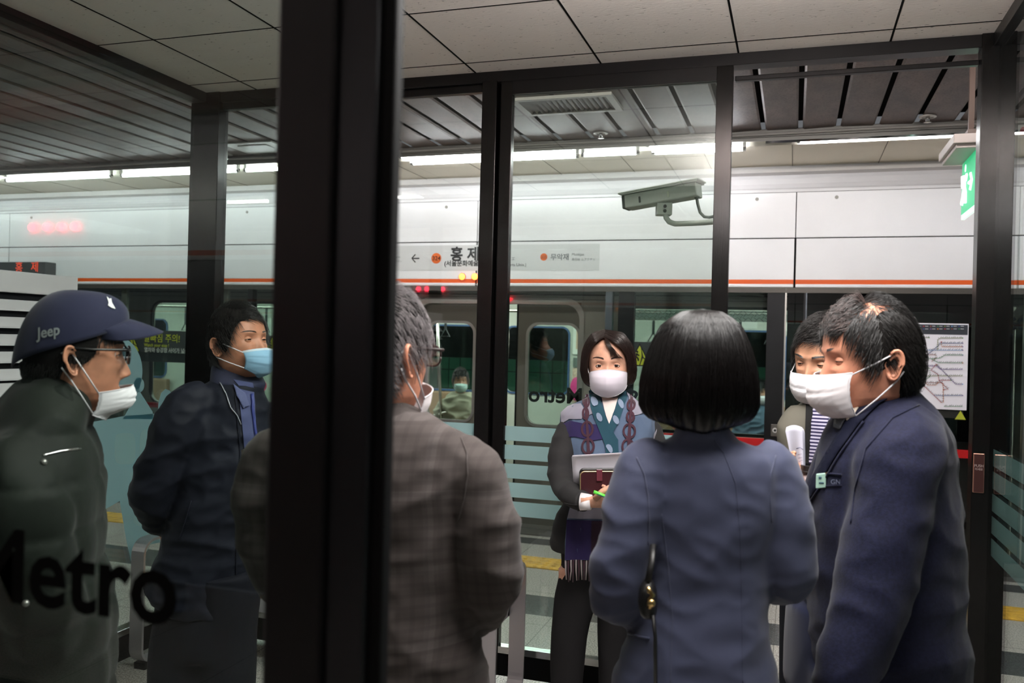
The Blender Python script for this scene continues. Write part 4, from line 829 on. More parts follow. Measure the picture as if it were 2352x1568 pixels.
def glasses(H, parent, mat, lensm, z=.002, w=.027, h=.019, y=.099, bar=.0016, temple=True):
    m = MB()
    for sd in (-1, 1):
        cx = sd*.034; c = [(cx+w*np.sign(math.cos(a))*abs(math.cos(a))**.7, y-.006*abs(cx+w*math.cos(a))/.06, z+h*np.sign(math.sin(a))*abs(math.sin(a))**.75-.002*math.cos(a)*sd) for a in np.linspace(0, 2*math.pi, 33)]
        m.tube([H.T(p) for p in c], bar, 6)
        if temple: m.tube([H.T((sd*.060, y-.006, z+.011)), H.T((sd*.0755*H.wide, y-.016, z+.011)), H.T((sd*.081*H.wide, .02, z+.010)), H.T((sd*.0825*H.wide, -.012, z+.012)), H.T((sd*.080*H.wide, -.034, z-.004))], [bar*1.3, bar*1.5, bar*1.2, bar, bar], 6)
    m.tube([H.T((-.009, y+.001, z+.006)), H.T((0, y+.003, z+.009)), H.T((.009, y+.001, z+.006))], bar, 6)
    o = m.build('glasses', mat, parent, True); l = MB()
    for sd in (-1, 1):
        cx = sd*.034; l.prism([H.T((cx+w*.96*np.sign(math.cos(a))*abs(math.cos(a))**.7, y-.004, z+h*.96*np.sign(math.sin(a))*abs(math.sin(a))**.75)) for a in np.linspace(0, 2*math.pi, 24, endpoint=False)], H.A[1], .0012)
    l.build('lens', lensm, o); return o
# ---- cloth bodies
def remesh(mb, voxel, smooth=8, keep=None):
    me = bpy.data.meshes.new('tmp'); me.from_pydata(mb.v, [], mb.f); me.update()
    bm = bmesh.new(); bm.from_mesh(me); bmesh.ops.recalc_face_normals(bm, faces=bm.faces); bm.to_mesh(me); bm.free()
    o = bpy.data.objects.new('tmp', me); COL.objects.link(o)
    r = o.modifiers.new('r', 'REMESH'); r.mode = 'VOXEL'; r.voxel_size = voxel; r.use_smooth_shade = True
    if smooth: s = o.modifiers.new('s', 'SMOOTH'); s.factor = .5; s.iterations = smooth
    bpy.context.view_layer.update()
    m2 = bpy.data.meshes.new_from_object(o.evaluated_get(bpy.context.evaluated_depsgraph_get())); bpy.data.objects.remove(o)
    n = len(m2.vertices); V = np.zeros(n*3, np.float32); m2.vertices.foreach_get('co', V); N = np.zeros(n*3, np.float32); m2.vertices.foreach_get('normal', N)
    F = [tuple(p.vertices) for p in m2.polygons]; bpy.data.meshes.remove(m2)
    return V.reshape(-1, 3).astype(float), N.reshape(-1, 3).astype(float), F
def folds(V, N, amp, scale, seed=0, ridged=True, wgt=None):
    """cloth folds: ridged noise along the surface normal; scale = (x, y, z) frequencies"""
    sc = np.array(scale, float); D = np.zeros(len(V))
    for i, p in enumerate(V*sc+seed*7.31):
        q = mnoise.noise(Vector(p)); D[i] = (1-abs(q)*2.2) if ridged else q
    D = D-D.mean()
    if wgt is not None: D = D*wgt
    return V+N*(D*amp)[:, None]
def garment(name, mb, mat, parent, voxel=.007, smooth=8, fold=None, label=None):
    V, N, F = remesh(mb, voxel, smooth)
    for f in (fold or []): V = folds(V, N, *f)
    o = mesh_obj(name, V, F, mat, parent, True, label)
    o['_'] = 0; del o['_']
    bv = BVHTree.FromPolygons([Vector(v) for v in V], F)
    return o, bv
def rings_px(mb, rows, d, n=36, pw=2.3):
    """rows: (py, px left, px right, depth offset of the centre, thickness) -> horizontal superellipse rings"""
    R = []
    for row in rows:
        py, xl, xr, dd, th = row[:5]; mx_ = (xl+xr)/2; c = W(mx_, py, d+dd); cs = 1/math.hypot(1, (mx_-1176)/FPX); a = (xr-xl)/2*(d+dd)/FPX*cs; b = th/2; LR, LF = loc(mx_, 1, 0), loc(mx_, 0, 1); p = row[5] if len(row) > 5 else pw
        R.append([c+LR*a*np.sign(math.cos(t))*abs(math.cos(t))**(2/p)+LF*b*np.sign(math.sin(t))*abs(math.sin(t))**(2/p) for t in np.linspace(0, 2*math.pi, n, endpoint=False)])
    mb.loft(R); return mb
def smooth_path(P, n=24):
    P = [np.array(p, float) for p in P]; k = len(P); t = np.linspace(0, k-1, n); out = []
    for s in t:
        i = min(int(s), k-2); u = s-i; p0, p1, p2, p3 = P[max(i-1, 0)], P[i], P[i+1], P[min(i+2, k-1)]
        out.append(.5*((2*p1)+(-p0+p2)*u+(2*p0-5*p1+4*p2-p3)*u*u+(-p0+3*p1-3*p2+p3)*u**3))
    return out
def limb(mb, pts, n=20, seg=22, flat=1.0):
    """pts: (px, py, d, radius)"""
    Q = smooth_path([np.append(W(p[0], p[1], p[2]), p[3]) for p in pts], seg)
    mb.tube([q[:3] for q in Q], [q[3] for q in Q], n, flat); return mb
def leg3(mb, pts, n=18, seg=18):
    Q = smooth_path([np.array(p, float) for p in pts], seg); mb.tube([q[:3] for q in Q], [q[3] for q in Q], n, up=(0, 1, 0)); return mb
def cast(bv, px, py, off=.002):
    r = ray(px, py); L = np.linalg.norm(r); h = bv.ray_cast(Vector(CP), Vector(r/L))
    if h[0] is None: return None
    n = np.array(h[1]); n = -n if n@r > 0 else n
    return np.array(h[0])+n*off
def patch(name, bv, poly, off, mat, parent, step=7, th=0, fallback=None, label=None, smooth=True):
    """cloth piece laid on a surface: polygon in photo pixels, projected onto bv"""
    P = [np.array(p, float) for p in poly]; n = len(P); B = []
    for i in range(n):
        a, b = P[i], P[(i+1) % n]; k = max(1, int(np.hypot(*(b-a))/step)); B += [a+(b-a)*j/k for j in range(k)]
    x0, y0 = np.min(P, 0); x1, y1 = np.max(P, 0); I = []
    def inside(q):
        c = False; j = n-1
        for i in range(n):
            if (P[i][1] > q[1]) != (P[j][1] > q[1]) and q[0] < (P[j][0]-P[i][0])*(q[1]-P[i][1])/(P[j][1]-P[i][1]+1e-12)+P[i][0]: c = not c
            j = i
        return c
    for gy in np.arange(y0+step/2, y1, step):
        for gx in np.arange(x0+step/2, x1, step):
            if inside((gx, gy)) and min(abs(gx-b[0])+abs(gy-b[1]) for b in B) > step*.5: I.append((gx, gy))
    pts = [Vector(b) for b in B]+[Vector(i) for i in I]; m = len(B)
    vo, _, fo, *_r = delaunay_2d_cdt(pts, [(i, (i+1) % m) for i in range(m)], [], 1, 1e-5)
    V = []; last = None
    for v in vo:
        q = cast(bv, v[0], v[1], off)
        V.append(q)
    good = [q for q in V if q is not None]
    if not good: return None
    for i, q in enumerate(V):
        if q is None:
            j = min((k for k in range(len(V)) if V[k] is not None), key=lambda k: (vo[k]-vo[i]).length); dd = (V[j]-CP)@FW; V[i] = W(vo[i][0], vo[i][1], dd)
    o = mesh_obj(name, V, [tuple(f) for f in fo], mat, parent, smooth, label)
    if th:
        s = o.modifiers.new('thick', 'SOLIDIFY'); s.thickness = th; s.offset = 0
    return o
def seam(name, bv, pts, r, mat, parent, off=.001, step=8, n=6):
    Q = []
    for a, b in zip(pts[:-1], pts[1:]):
        a, b = np.array(a, float), np.array(b, float); k = max(1, int(np.hypot(*(b-a))/step)); Q += [a+(b-a)*j/k for j in range(k)]
    Q.append(np.array(pts[-1], float)); P = [cast(bv, *q, off) for q in Q]; P = [p for p in P if p is not None]
    if len(P) < 2: return None
    return MB().tube(P, r, n).build(name, mat, parent, True)
def hand(mb, wrist, dirv, palmn, size=1.0, curl=(.35, .4, .45, .5), thumb=.5, side=1, spread=.10):
    """palm + five fingers; dirv: towards the fingertips, palmn: out of the palm, side=+1 thumb on dir x palmn side"""
    f = np.array(dirv, float); f /= np.linalg.norm(f); p = np.array(palmn, float); p -= f*(p@f); p /= np.linalg.norm(p); t = np.cross(f, p)*side; w = np.array(wrist, float); S = size
    R = []
    for a, hw, hh, k in ((-.03, .024, .018, 0), (0, .026, .017, 0), (.03, .036, .015, .002), (.06, .042, .0135, .003), (.085, .041, .011, .002), (.095, .036, .008, 0)):
        c = w+f*a*S+p*k*S; R.append([c+t*math.cos(q)*hw*S+p*math.sin(q)*hh*S for q in np.linspace(0, 2*math.pi, 16, endpoint=False)])
    mb.loft(R)
    for i, (o, ln, r) in enumerate(((.028, .070, .0088), (.0095, .080, .0092), (-.0095, .074, .0088), (-.027, .058, .0078))):
        b = w+f*.085*S+t*o*S; d = f+t*spread*(1.5-i)*.6; d /= np.linalg.norm(d); pts = [b-d*.015*S]; cur = b; ang = 0; pts.append(cur.copy()); rr = [r*S, r*S*1.03]
        for j, fr in enumerate((.46, .30, .24)):
            ang += curl[i]*(1.0 if j < 2 else .7); dd = d*math.cos(ang)+p*math.sin(ang); cur = cur+dd*ln*fr*S; pts.append(cur.copy()); rr.append(r*S*(1.0, .92, .72)[j])
        pts.append(cur+dd*.004*S); rr.append(r*S*.35)
        mb.tube(pts, rr, 10)
    b = w+f*.022*S+t*.022*S; d1 = f*.62+t*.70+p*.28; d1 /= np.linalg.norm(d1); d2 = f*.85+t*.25+p*thumb; d2 /= np.linalg.norm(d2); d3 = f*.9-t*.05+p*thumb*1.1; d3 /= np.linalg.norm(d3)
    a1 = b+d1*.042*S; a2 = a1+d2*.034*S; a3 = a2+d3*.026*S
    mb.tube([b, a1, a2, a3, a3+d3*.004*S], [.0125*S, .0115*S, .0102*S, .0082*S, .003*S], 10)
def shoe(name, foot, f, mat, parent, ln=.27):
    f = np.array(f, float); f[2] = 0; f /= np.linalg.norm(f); s = np.cross(f, UP); c = np.array(foot, float); c[2] = 0; R = []
    for a, w, h in ((-.09, .020, .05), (-.08, .034, .075), (-.04, .038, .085), (.02, .040, .075), (.08, .046, .055), (.13, .046, .045), (.165, .034, .034), (.18, .012, .018)):
        R.append([c+f*a*ln/.27+s*w*math.cos(q)+UP*(h/2+h/2*math.sin(q)) for q in np.linspace(0, 2*math.pi, 16, endpoint=False)])
    return MB().loft(R).build(name, mat, parent, True)
def skin_mat(name, rgb, rough=.5): return M(name, rgb, rough, noise=(38, .05), sss=.10, bump=(260, .12, .001), spec=.4)
# ================================================================== the people
skA = skin_mat('skin_tan', (176, 122, 96)); skB = skin_mat('skin_light', (206, 156, 132)); skC = skin_mat('skin_ruddy', (196, 134, 108)); skD = skin_mat('skin_mid', (190, 140, 112))
hair_k = M('hair_black', (24, 21, 20), .38, spec=.55); hair_b = M('hair_brown_black', (38, 24, 20), .32, spec=.7); hair_g = M('hair_grey', (150, 144, 146), .5); hair_g2 = M('hair_dark_grey', (62, 56, 56), .5)
hairbase = M('hair_underlayer', (20, 18, 17), .9, spec=.1)
shoe_m = M('shoe_black', (18, 17, 17), .25)
glass_lens = glass('lens_glass', (.86, .88, .9), 1.6)
def person(px, d, label, group=None):
    p = W(px, 784, d); t = empty('person', (p[0], p[1], 0)); tag(t, label, 'person', group); return t
def core(m, H, sh, hips, arms=(), legs=()):
    """hidden body under the clothes: trunk from the neck, arms to the wrists, legs to the ankles"""
    nb_ = H.T((0, -.035, -.19)); c = np.array(sh, float); h = np.array(hips, float)
    m.tube([nb_, (nb_*.3+c*.7), (c*.6+h*.4), h], [.055, .085, .085, .09], 14)
    for a in arms: m.tube([c]+[W(*q[:3]) for q in a], [.05]+[.032]*(len(a)-1)+[.022], 10)
    for l in legs: m.tube([h, np.array([l[0][0], l[0][1], h[2]-.14]), np.array(l[0], float), np.array(l[1], float)], [.05, .05, .035, .025], 10)
def flow_back(p): return np.stack([p[:, 0]*1.5, -np.ones(len(p)), -.2*np.ones(len(p))], 1)
def flow_side(s=1, fwd=.3): return lambda p: np.stack([s*(np.where(p[:, 0]*s > -.02, .8, -.5)), fwd*np.ones(len(p)), -1.0*(np.abs(p[:, 0]) > .055)-.15], 1)
def lineM(front=.072, temple=.055, side=-.012, nape=-.095):
    return lambda a: float(np.interp(a, [0, .45, .75, 1.0, 1.25, 1.42, 1.75, 2.05, 3.15], [front, front-.004, temple, temple-.022, side, side-.018, side+.012, nape*.7, nape]))
def wrinkleless(V): return V
sewn = lambda nm, rgb: M(nm, rgb, .8)

# ---- man in a navy cap, profile, dark green padded coat -----------------------------------------
P1 = person(110, 1.75, 'person in navy cap and dark green padded coat, in profile behind the left glass')
fA = loc(182, math.cos(.12), math.sin(.12))
H = Head(W(174, 815, 1.75), fA, pitch=.02, sc=.965)
m = MB(); H.mesh(m, neck_to=W(150, 985, 1.76)); hipP = np.array(W(100, 1400, 1.78)); 
aA = [(50, 1040, 1.60), (62, 1290, 1.58), (115, 1600, 1.70)]
fA1, fA2 = W(110, 784, 1.70), W(110, 784, 1.86)
legsA = [((fA1[0], fA1[1], .45), (fA1[0], fA1[1], .09)), ((fA2[0], fA2[1], .45), (fA2[0], fA2[1], .09))]
core(m, H, W(110, 1040, 1.77), hipP, [aA], legsA)
hand(m, W(120, 1640, 1.72), -UP+RT*.1, FW, .9, side=1)
m.build('body', skA, P1, True); H.eyes(P1, skA, .4); H.brows(P1, hair_k)
short_hair(H, P1, hair_k, lambda a: float(np.interp(a, [0, 1.2, 1.4, 1.8, 3.15], [.06, .02, -.01, -.03, -.09])), lambda p: np.stack([p[:, 0]*0, -.2*np.ones(len(p)), -np.ones(len(p))], 1), n=2600, length=.02, lift=.05, thick=.003, jit=.1, cap=False, density=lambda th, z: z < .022+.03*(np.abs(th) < 1.4)-.035*(np.abs(th) > 1.9))
mu = MB(); rows = []
for k in range(14):
    t = k/13; row = []
    for a in np.linspace(1.25, 2*math.pi-1.25, 60):
        aa = a if a < math.pi else a-2*math.pi; lo = float(np.interp(abs(aa), [1.25, 1.42, 1.75, 2.05, 3.15], [.005, -.015, -.02, -.06, -.10])); hi = float(np.interp(abs(aa), [1.25, 3.15], [.052, .0]))
        z = hi+(lo-hi)*t; row.append(H.T(H.surf(aa, z, .001+.004*min(1, 5*t, 5*(1-t)))))
    rows.append(row)
mu.loft(rows, cap=False, closed=False); mu.build('hair_base', hairbase, P1, True)
# cap crown, band, bill
navy_cap = M('cap_navy', (36, 38, 60), .75, bump=(900, .15, .0006), sheen=.15)
rows = []
for k in range(20):
    t = k/19; row = []
    for a in np.linspace(-math.pi, math.pi, 72, endpoint=False):
        e0 = float(np.interp(abs(a), [0, .6, 1.1, 3.15], [.078, .068, .046, -.030]))
        lift_ = math.sin(t*math.pi/2); z = e0+(.133-e0)*lift_; r = max(0.02, math.cos(t*math.pi/2))**.70
        x = .087*r*math.sin(a); y = -.007+(.104 if math.cos(a) > 0 else .107)*r*math.cos(a)+.010*t
        rr = 1+.004*(abs(math.sin(a*3)) < .06)*-1; row.append(H.T((x*rr, y*rr, z)))
    rows.append(row)
mc = MB(); mc.loft(rows[::1], cap=False); mc.loft([rows[-1], [np.mean(rows[-1], 0)+(p-np.mean(rows[-1], 0))*.02 for p in rows[-1]]], cap=False)
cap_o = mc.build('cap', navy_cap, P1, True)
s_ = cap_o.modifiers.new('thick', 'SOLIDIFY'); s_.thickness = .002
mb_ = MB(); br = []
for j in range(12):
    v = j/11; row = []
    for u in np.linspace(-1, 1, 31):
        a = u*1.12; x0, y0 = .088*math.sin(a), -.007+.104*math.cos(a); ext = .072*v*math.sqrt(max(0, 1-(abs(u)**2.6)))
        x = x0*(1-.10*v); y = y0+ext; z = .080-.026*(u*u)*(1+v*.4)-ext*.20-.08*v*v*.12
        row.append(H.T((x, y, z)))
    br.append(row)
mb_.loft(br, cap=False, closed=False); bill = mb_.build('cap_bill', navy_cap, P1, True); s_ = bill.modifiers.new('thick', 'SOLIDIFY'); s_.thickness = .003; s_.offset = 0
bill['label'] = 'curved navy cap bill'
bvc = BVHTree.FromPolygons([Vector(H.c*0+np.array(p)) for r_ in rows for p in r_], [(i*72+j, i*72+(j+1) % 72, (i+1)*72+(j+1) % 72, (i+1)*72+j) for i in range(19) for j in range(72)])
# lettering on the side of the cap, laid on its curve
tc_ = text('lettering_tmp', 'Jeep', .030, (0, 0, 0), None, None, th=.0004, bold=.0006)
co = [tuple(v.co) for v in tc_.data.vertices]; off_ = np.array(tc_.location); fc = [tuple(p.vertices) for p in tc_.data.polygons]; bpy.data.objects.remove(tc_)
VV = []
for c in co:
    u = c[0]+off_[0]; v = c[2]+off_[2]; px = 89+u*1150*math.cos(.20)*.86; py = 778-v*1150-(px-89)*.20
    q = cast(bvc, px, py, .0042); VV.append(q if q is not None else W(px, py, 1.68))
mesh_obj('cap_lettering', VV, fc, M('cap_thread', (178, 184, 184), .7), cap_o)
patch('cap_emblem', bvc, [(243, 684), (249, 690), (253, 688), (254, 697), (262, 711), (254, 709), (246, 704), (247, 697)], .0045, M('cap_white', (226, 228, 226), .7), cap_o, 5)
mask(H, P1, 'kf', top=-.058, side_top=-.072, side_bot=-.118, bot=-.134, wid=80, drop=.002, sidey=.012)
glasses(H, P1, M('glasses_black', (16, 16, 18), .3), glass_lens, z=.004, y=.100, w=.026, h=.018, bar=.0019)
coatg = M('coat_green', (24, 29, 24), .62, noise=(7, .10), bump=(70, .25, .002), sheen=.08)
m = MB(); rings_px(m, [(868, 62, 196, 0, .16), (900, 30, 210, 0, .22), (935, 0, 214, 0, .28), (975, -35, 206, .01, .38), (1020, -62, 222, .02, .46), (1090, -78, 240, .02, .50), (1180, -82, 238, .02, .50), (1270, -82, 238, .02, .48), (1340, -84, 258, .02, .48), (1440, -84, 266, .02, .48), (1560, -84, 262, .02, .48), (1700, -70, 250, .02, .46)], 1.75)
limb(m, [(60, 1010, 1.68, .05), (40, 1075, 1.60, .072), (52, 1180, 1.57, .076), (66, 1290, 1.57, .072), (95, 1430, 1.60, .070), (118, 1590, 1.70, .055)])
def quilt(V, N):
    z = V[:, 2]; s = np.abs(np.sin(z*math.pi/.085+.35*np.sin(V[:, 0]*9))); return V+N*(np.sqrt(s)*.007)[:, None]
V, N, F = remesh(m, .008, 6); V = quilt(V, N); V = folds(V, N, .010, (9, 9, 6), 3)
coat = mesh_obj('padded_coat', V, F, coatg, P1, True); bvA = BVHTree.FromPolygons([Vector(v) for v in V], F)
m = MB(); rings_px(m, [(852, 66, 168, .0, .15), (868, 52, 186, .0, .18), (895, 34, 208, .0, .22), (925, 24, 214, .0, .25), (935, 40, 200, 0, .2)], 1.75); V, N, F = remesh(m, .007, 8); V = folds(V, N, .004, (20, 20, 30), 5); mesh_obj('coat_collar', V, F, M('coat_collar', (24, 29, 25), .7, bump=(50, .2, .002)), P1, True)
seam('zip', bvA, [(98, 1046), (140, 1036), (184, 1030)], .0022, chrome, P1)
for q in ((100, 1062), (60, 1385)):
    c = cast(bvA, *q, .001)
    if c is not None: MB().sphere(c, .006, 12, 8).build('snap_button', M('snap', (150, 150, 146), .3, .7), P1, True)
m = MB(); 
for f_ in (fA1, fA2): leg3(m, [(hipP[0], hipP[1], .86, .10), (f_[0], f_[1], .5, .085), (f_[0], f_[1], .08, .07)])
garment('trousers', m, M('trousers_charcoal', (40, 42, 44), .8), P1, .012)
for f_ in (fA1, fA2): shoe('shoe', f_, fA, shoe_m, P1)

# ---- man with the blue surgical mask, navy jacket ------------------------------------------------
P2 = person(500, 2.6, 'person in navy jacket and light blue surgical mask, hands behind the back')
fB = loc(550, math.sin(math.radians(44)), -math.cos(math.radians(44))); DB = 2.6
H = Head(W(550, 789, DB), fB, pitch=-.15, sc=.93)
m = MB(); H.mesh(m, neck_to=W(530, 915, DB)); hip = W(475, 1380, DB)
armB = [(440, 950, 2.52), (352, 1115, 2.55), (385, 1215, 2.66)]
lB, rB = W(430, 784, 2.60), W(535, 784, 2.62)
core(m, H, W(510, 960, DB), hip, [armB], [((lB[0], lB[1], .42), (lB[0], lB[1], .09)), ((rB[0], rB[1], .42), (rB[0], rB[1], .09))])
hand(m, W(375, 1212, 2.66), RT*.6-UP*.5+FW*.2, -FW, .95)
m.build('body', skA, P2, True); H.eyes(P2, skA, .32, look=(.1, 0)); H.brows(P2, hair_k, .0022, 110)
short_hair(H, P2, hair_k, lineM(.070, .060, -.012, -.100), lambda p: np.stack([-.55*np.ones(len(p))*np.where(p[:, 0] > .05, -.3, 1), .75*np.ones(len(p)), -.9*(np.abs(p[:, 0]) > .05)-.1], 1), n=4200, length=.042, lift=.22, thick=.016, jit=.10, r=.00055, seed=5)
mask(H, P2, 'surgical', M('mask_blue', (132, 172, 198), .8, sheen=.1), top=-.030, side_top=-.036, side_bot=-.088, bot=-.118, wid=66, bulge=.008)
jb = M('jacket_navy', (27, 29, 38), .6, bump=(220, .15, .001), noise=(5, .08)); 
m = MB(); rings_px(m, [(872, 492, 596, 0, .12), (890, 462, 610, 0, .17), (920, 428, 619, 0, .21), (970, 410, 624, 0, .24), (1040, 402, 628, 0, .25), (1110, 398, 628, 0, .25), (1200, 385, 620, 0, .25), (1280, 352, 604, 0, .25), (1340, 334, 592, 0, .25), (1372, 340, 584, 0, .24), (1400, 392, 572, 0, .23)], DB)
limb(m, [(470, 912, 2.55, .055), (425, 950, 2.50, .068), (380, 1040, 2.49, .064), (352, 1115, 2.50, .062), (352, 1170, 2.55, .055), (378, 1212, 2.64, .038)])
o, bvB = garment('jacket', m, jb, P2, .007, 7, [(.010, (5, 5, 13), 2), (.004, (17, 17, 24), 9)])
m = MB(); limb(m, [(610, 930, 2.72, .05), (622, 1040, 2.75, .05), (600, 1150, 2.78, .05), (540, 1210, 2.76, .035)]); garment('far_sleeve', m, jb, P2, .009, 6)
m = MB(); rings_px(m, [(838, 486, 580, .02, .115), (856, 484, 600, .01, .13), (880, 482, 612, .0, .15), (896, 490, 606, 0, .14)], DB); V, N, F = remesh(m, .006, 5); mesh_obj('jacket_collar', V, F, M('collar_navy', (50, 52, 70), .6), P2, True)
shirtb = M('shirt_blue', (72, 78, 112), .75)
bvb2 = BVHTree.FromPolygons([Vector(v) for v in V], F)
patch('shirt_front', bvB, [(545, 892), (582, 900), (586, 960), (580, 1060), (584, 1100), (570, 1110), (562, 1040), (556, 980)], .004, shirtb, P2, 7)
patch('shirt_collar', bvB, [(536, 884), (560, 902), (572, 930), (556, 938), (543, 910)], .008, M('shirt_collar', (84, 90, 124), .7), P2, 5, .002)
patch('neck_shirt', bvb2, [(536, 872), (580, 880), (584, 896), (560, 898)], .003, shirtb, P2, 5)  # piece of the blue shirt laid on the collar at the neck
for a in ([(577, 905), (580, 960), (586, 1000), (580, 1012)],): seam('lanyard', bvB, a, .005, M('lanyard_blue', (46, 56, 120), .5), P2, .006)
seam('collar_piping', bvB, [(506, 880), (520, 905), (530, 935), (545, 955), (553, 975)], .0016, M('piping', (150, 152, 160), .4), P2, .004)
seam('front_edge', bvB, [(540, 900), (545, 960), (552, 1040), (545, 1150), (543, 1260), (540, 1395)], .003, jb, P2, .001)
for q in ((560, 1038), (552, 1152), (551, 1260)):
    c = cast(bvB, *q, .001); MB().tube([c, c-FW*.004], .008, 14).build('button', M('button_horn', (70, 64, 56), .3), P2)
seam('pocket_edge', bvB, [(440, 1150), (420, 1215), (412, 1240)], .002, jb, P2, .002)
m = MB()
leg3(m, [(hip[0]-.03, hip[1], .86, .115), (lB[0], lB[1], .5, .09), (lB[0], lB[1], .07, .085)]); leg3(m, [(hip[0]+.05, hip[1], .86, .115), (rB[0], rB[1], .5, .09), (rB[0], rB[1], .07, .085)])
rings_px(m, [(1392, 388, 570, 0, .22), (1430, 382, 576, 0, .22), (1500, 378, 572, 0, .2)], DB)
garment('trousers', m, M('trousers_black', (22, 23, 30), .75), P2, .011, 6, [(.006, (6, 6, 5), 1)])
for f_ in (lB, rB): shoe('shoe', f_, fB, shoe_m, P2)

# ---- grey-haired man in the grey suit, seen from behind ------------------------------------------
P3 = person(870, 1.62, 'person with grey hair in a grey checked suit, back turned, beside the thick post')
bC = math.radians(44); fC = loc(878, math.sin(bC), math.cos(bC)); DC_ = 1.62
H = Head(W(878, 815, DC_), fC, pitch=.06, sc=.99)
m = MB(); H.mesh(m, neck_to=W(862, 985, 1.63)); hip = W(880, 1450, 1.66)
arC = [(1085, 1080, 1.62), (1120, 1310, 1.62), (1060, 1420, 1.88)]; alC = [(640, 1100, 1.62), (610, 1300, 1.64), (720, 1420, 1.88)]
lC, rC = W(800, 784, 1.68), W(950, 784, 1.70)
core(m, H, W(880, 1090, 1.65), hip, [arC, alC], [((lC[0], lC[1], .42), (lC[0], lC[1], .09)), ((rC[0], rC[1], .42), (rC[0], rC[1], .09))])
hand(m, W(1050, 1425, 1.9), -RT+FW*.2, -UP, .95); hand(m, W(730, 1425, 1.9), RT+FW*.2, -UP, .95, side=-1)
m.build('body', skC, P3, True); H.eyes(P3, skC, .45); H.brows(P3, hair_g2, n=60)
short_hair(H, P3, hair_g, lineM(.066, .052, .000, -.085), flow_side(1, .55), n=3000, length=.045, lift=.28, thick=.018, jit=.16, r=.0006, seed=8, capoff=.005)
short_hair(H, P3, hair_g2, lineM(.060, .045, .000, -.09), flow_side(1, .5), n=1600, length=.034, lift=.2, thick=.010, jit=.15, r=.0006, seed=9, cap=False)
mask(H, P3, 'cloth', M('mask_offwhite', (214, 206, 208), .85, sheen=.2), top=-.048, side_top=-.075, side_bot=-.100, bot=-.150, wid=80, bulge=.004, sidey=.03)
glasses(H, P3, M('glasses_brown', (46, 34, 34), .3), glass_lens, z=.006, y=.102, w=.028, h=.020, bar=.0021)
def check_mat(name, rgb, l1, l2, f=26, sheen=.08):
    m = M(name, rgb, .85, sheen=sheen, bump=(600, .4, .0008)); nt = m.node_tree; L = nt.links.new; b = nt.nodes['Principled BSDF']
    tc = nt.nodes.new('ShaderNodeTexCoord'); prev = None; base = nt.nodes.new('ShaderNodeRGB'); base.outputs[0].default_value = lin(rgb); cur = base.outputs[0]
    for axis, col, fr, w in (('X', l1, f, .12), ('Z', l1, f*.9, .12), ('X', l2, f*6, .35), ('Z', l2, f*6, .35)):
        s = nt.nodes.new('ShaderNodeSeparateXYZ'); L(tc.outputs['Object'], s.inputs[0]); q = nt.nodes.new('ShaderNodeMath'); q.operation = 'MULTIPLY'; q.inputs[1].default_value = fr/3.14; L(s.outputs[axis], q.inputs[0])
        fr_ = nt.nodes.new('ShaderNodeMath'); fr_.operation = 'FRACT'; L(q.outputs[0], fr_.inputs[0]); g_ = nt.nodes.new('ShaderNodeMath'); g_.operation = 'LESS_THAN'; g_.inputs[1].default_value = w; L(fr_.outputs[0], g_.inputs[0])
        mu = nt.nodes.new('ShaderNodeMath'); mu.operation = 'MULTIPLY'; mu.inputs[1].default_value = .22; L(g_.outputs[0], mu.inputs[0]); mx = nt.nodes.new('ShaderNodeMixRGB'); L(mu.outputs[0], mx.inputs[0]); L(cur, mx.inputs[1]); mx.inputs[2].default_value = lin(col); cur = mx.outputs[0]
    L(cur, b.inputs['Base Color']); return m
greyc = check_mat('suit_grey_check', (68, 62, 60), (102, 96, 95), (46, 41, 40))
m = MB(); rings_px(m, [(935, 822, 960, 0, .13), (958, 775, 1005, 0, .17), (985, 700, 1055, 0, .21), (1015, 645, 1090, 0, .23), (1055, 605, 1118, 0, .25), (1120, 600, 1120, .01, .27), (1220, 625, 1105, .02, .27), (1320, 645, 1092, .03, .27), (1420, 650, 1098, .03, .27), (1500, 642, 1112, .03, .27), (1570, 636, 1130, .03, .27), (1720, 640, 1130, .03, .26), (1760, 650, 1120, .03, .26)], DC_)
limb(m, [(1020, 1050, 1.62, .045), (1088, 1088, 1.60, .062), (1108, 1180, 1.59, .064), (1122, 1280, 1.60, .066), (1112, 1350, 1.64, .062), (1085, 1410, 1.78, .048), (1058, 1430, 1.90, .036)])
limb(m, [(700, 1030, 1.60, .055), (622, 1082, 1.60, .068), (612, 1180, 1.60, .060), (640, 1300, 1.62, .058), (690, 1380, 1.72, .05), (725, 1425, 1.88, .036)])
o, bvC = garment('suit_jacket', m, greyc, P3, .007, 7, [(.009, (4, 4, 9), 4), (.004, (12, 12, 20), 6)])
m = MB(); rings_px(m, [(918, 842, 935, .01, .125), (935, 830, 955, .01, .145), (952, 815, 975, .01, .165), (966, 800, 990, .01, .17)], DC_); V, N, F = remesh(m, .006, 5); mesh_obj('jacket_collar', V, F, greyc, P3, True)
m = MB(); m.tube([H.T((0, -.030, -.120)), H.T((0, -.034, -.150)), W(868, 952, 1.63)], [.061, .064, .070], 30); m.build('shirt_collar', M('shirt_lilac', (206, 190, 204), .7), P3, True)
seam('back_seam', bvC, [(868, 960), (872, 1100), (878, 1300), (880, 1568)], .0014, greyc, P3); seam('armhole_seam', bvC, [(1058, 1005), (1072, 1040), (1074, 1090), (1066, 1150), (1052, 1200)], .0012, greyc, P3)
m = MB(); leg3(m, [(hip[0]-.06, hip[1], .84, .11), (lC[0], lC[1], .48, .09), (lC[0], lC[1], .07, .08)]); leg3(m, [(hip[0]+.06, hip[1], .84, .11), (rC[0], rC[1], .48, .09), (rC[0], rC[1], .07, .08)]); garment('trousers', m, greyc, P3, .012)
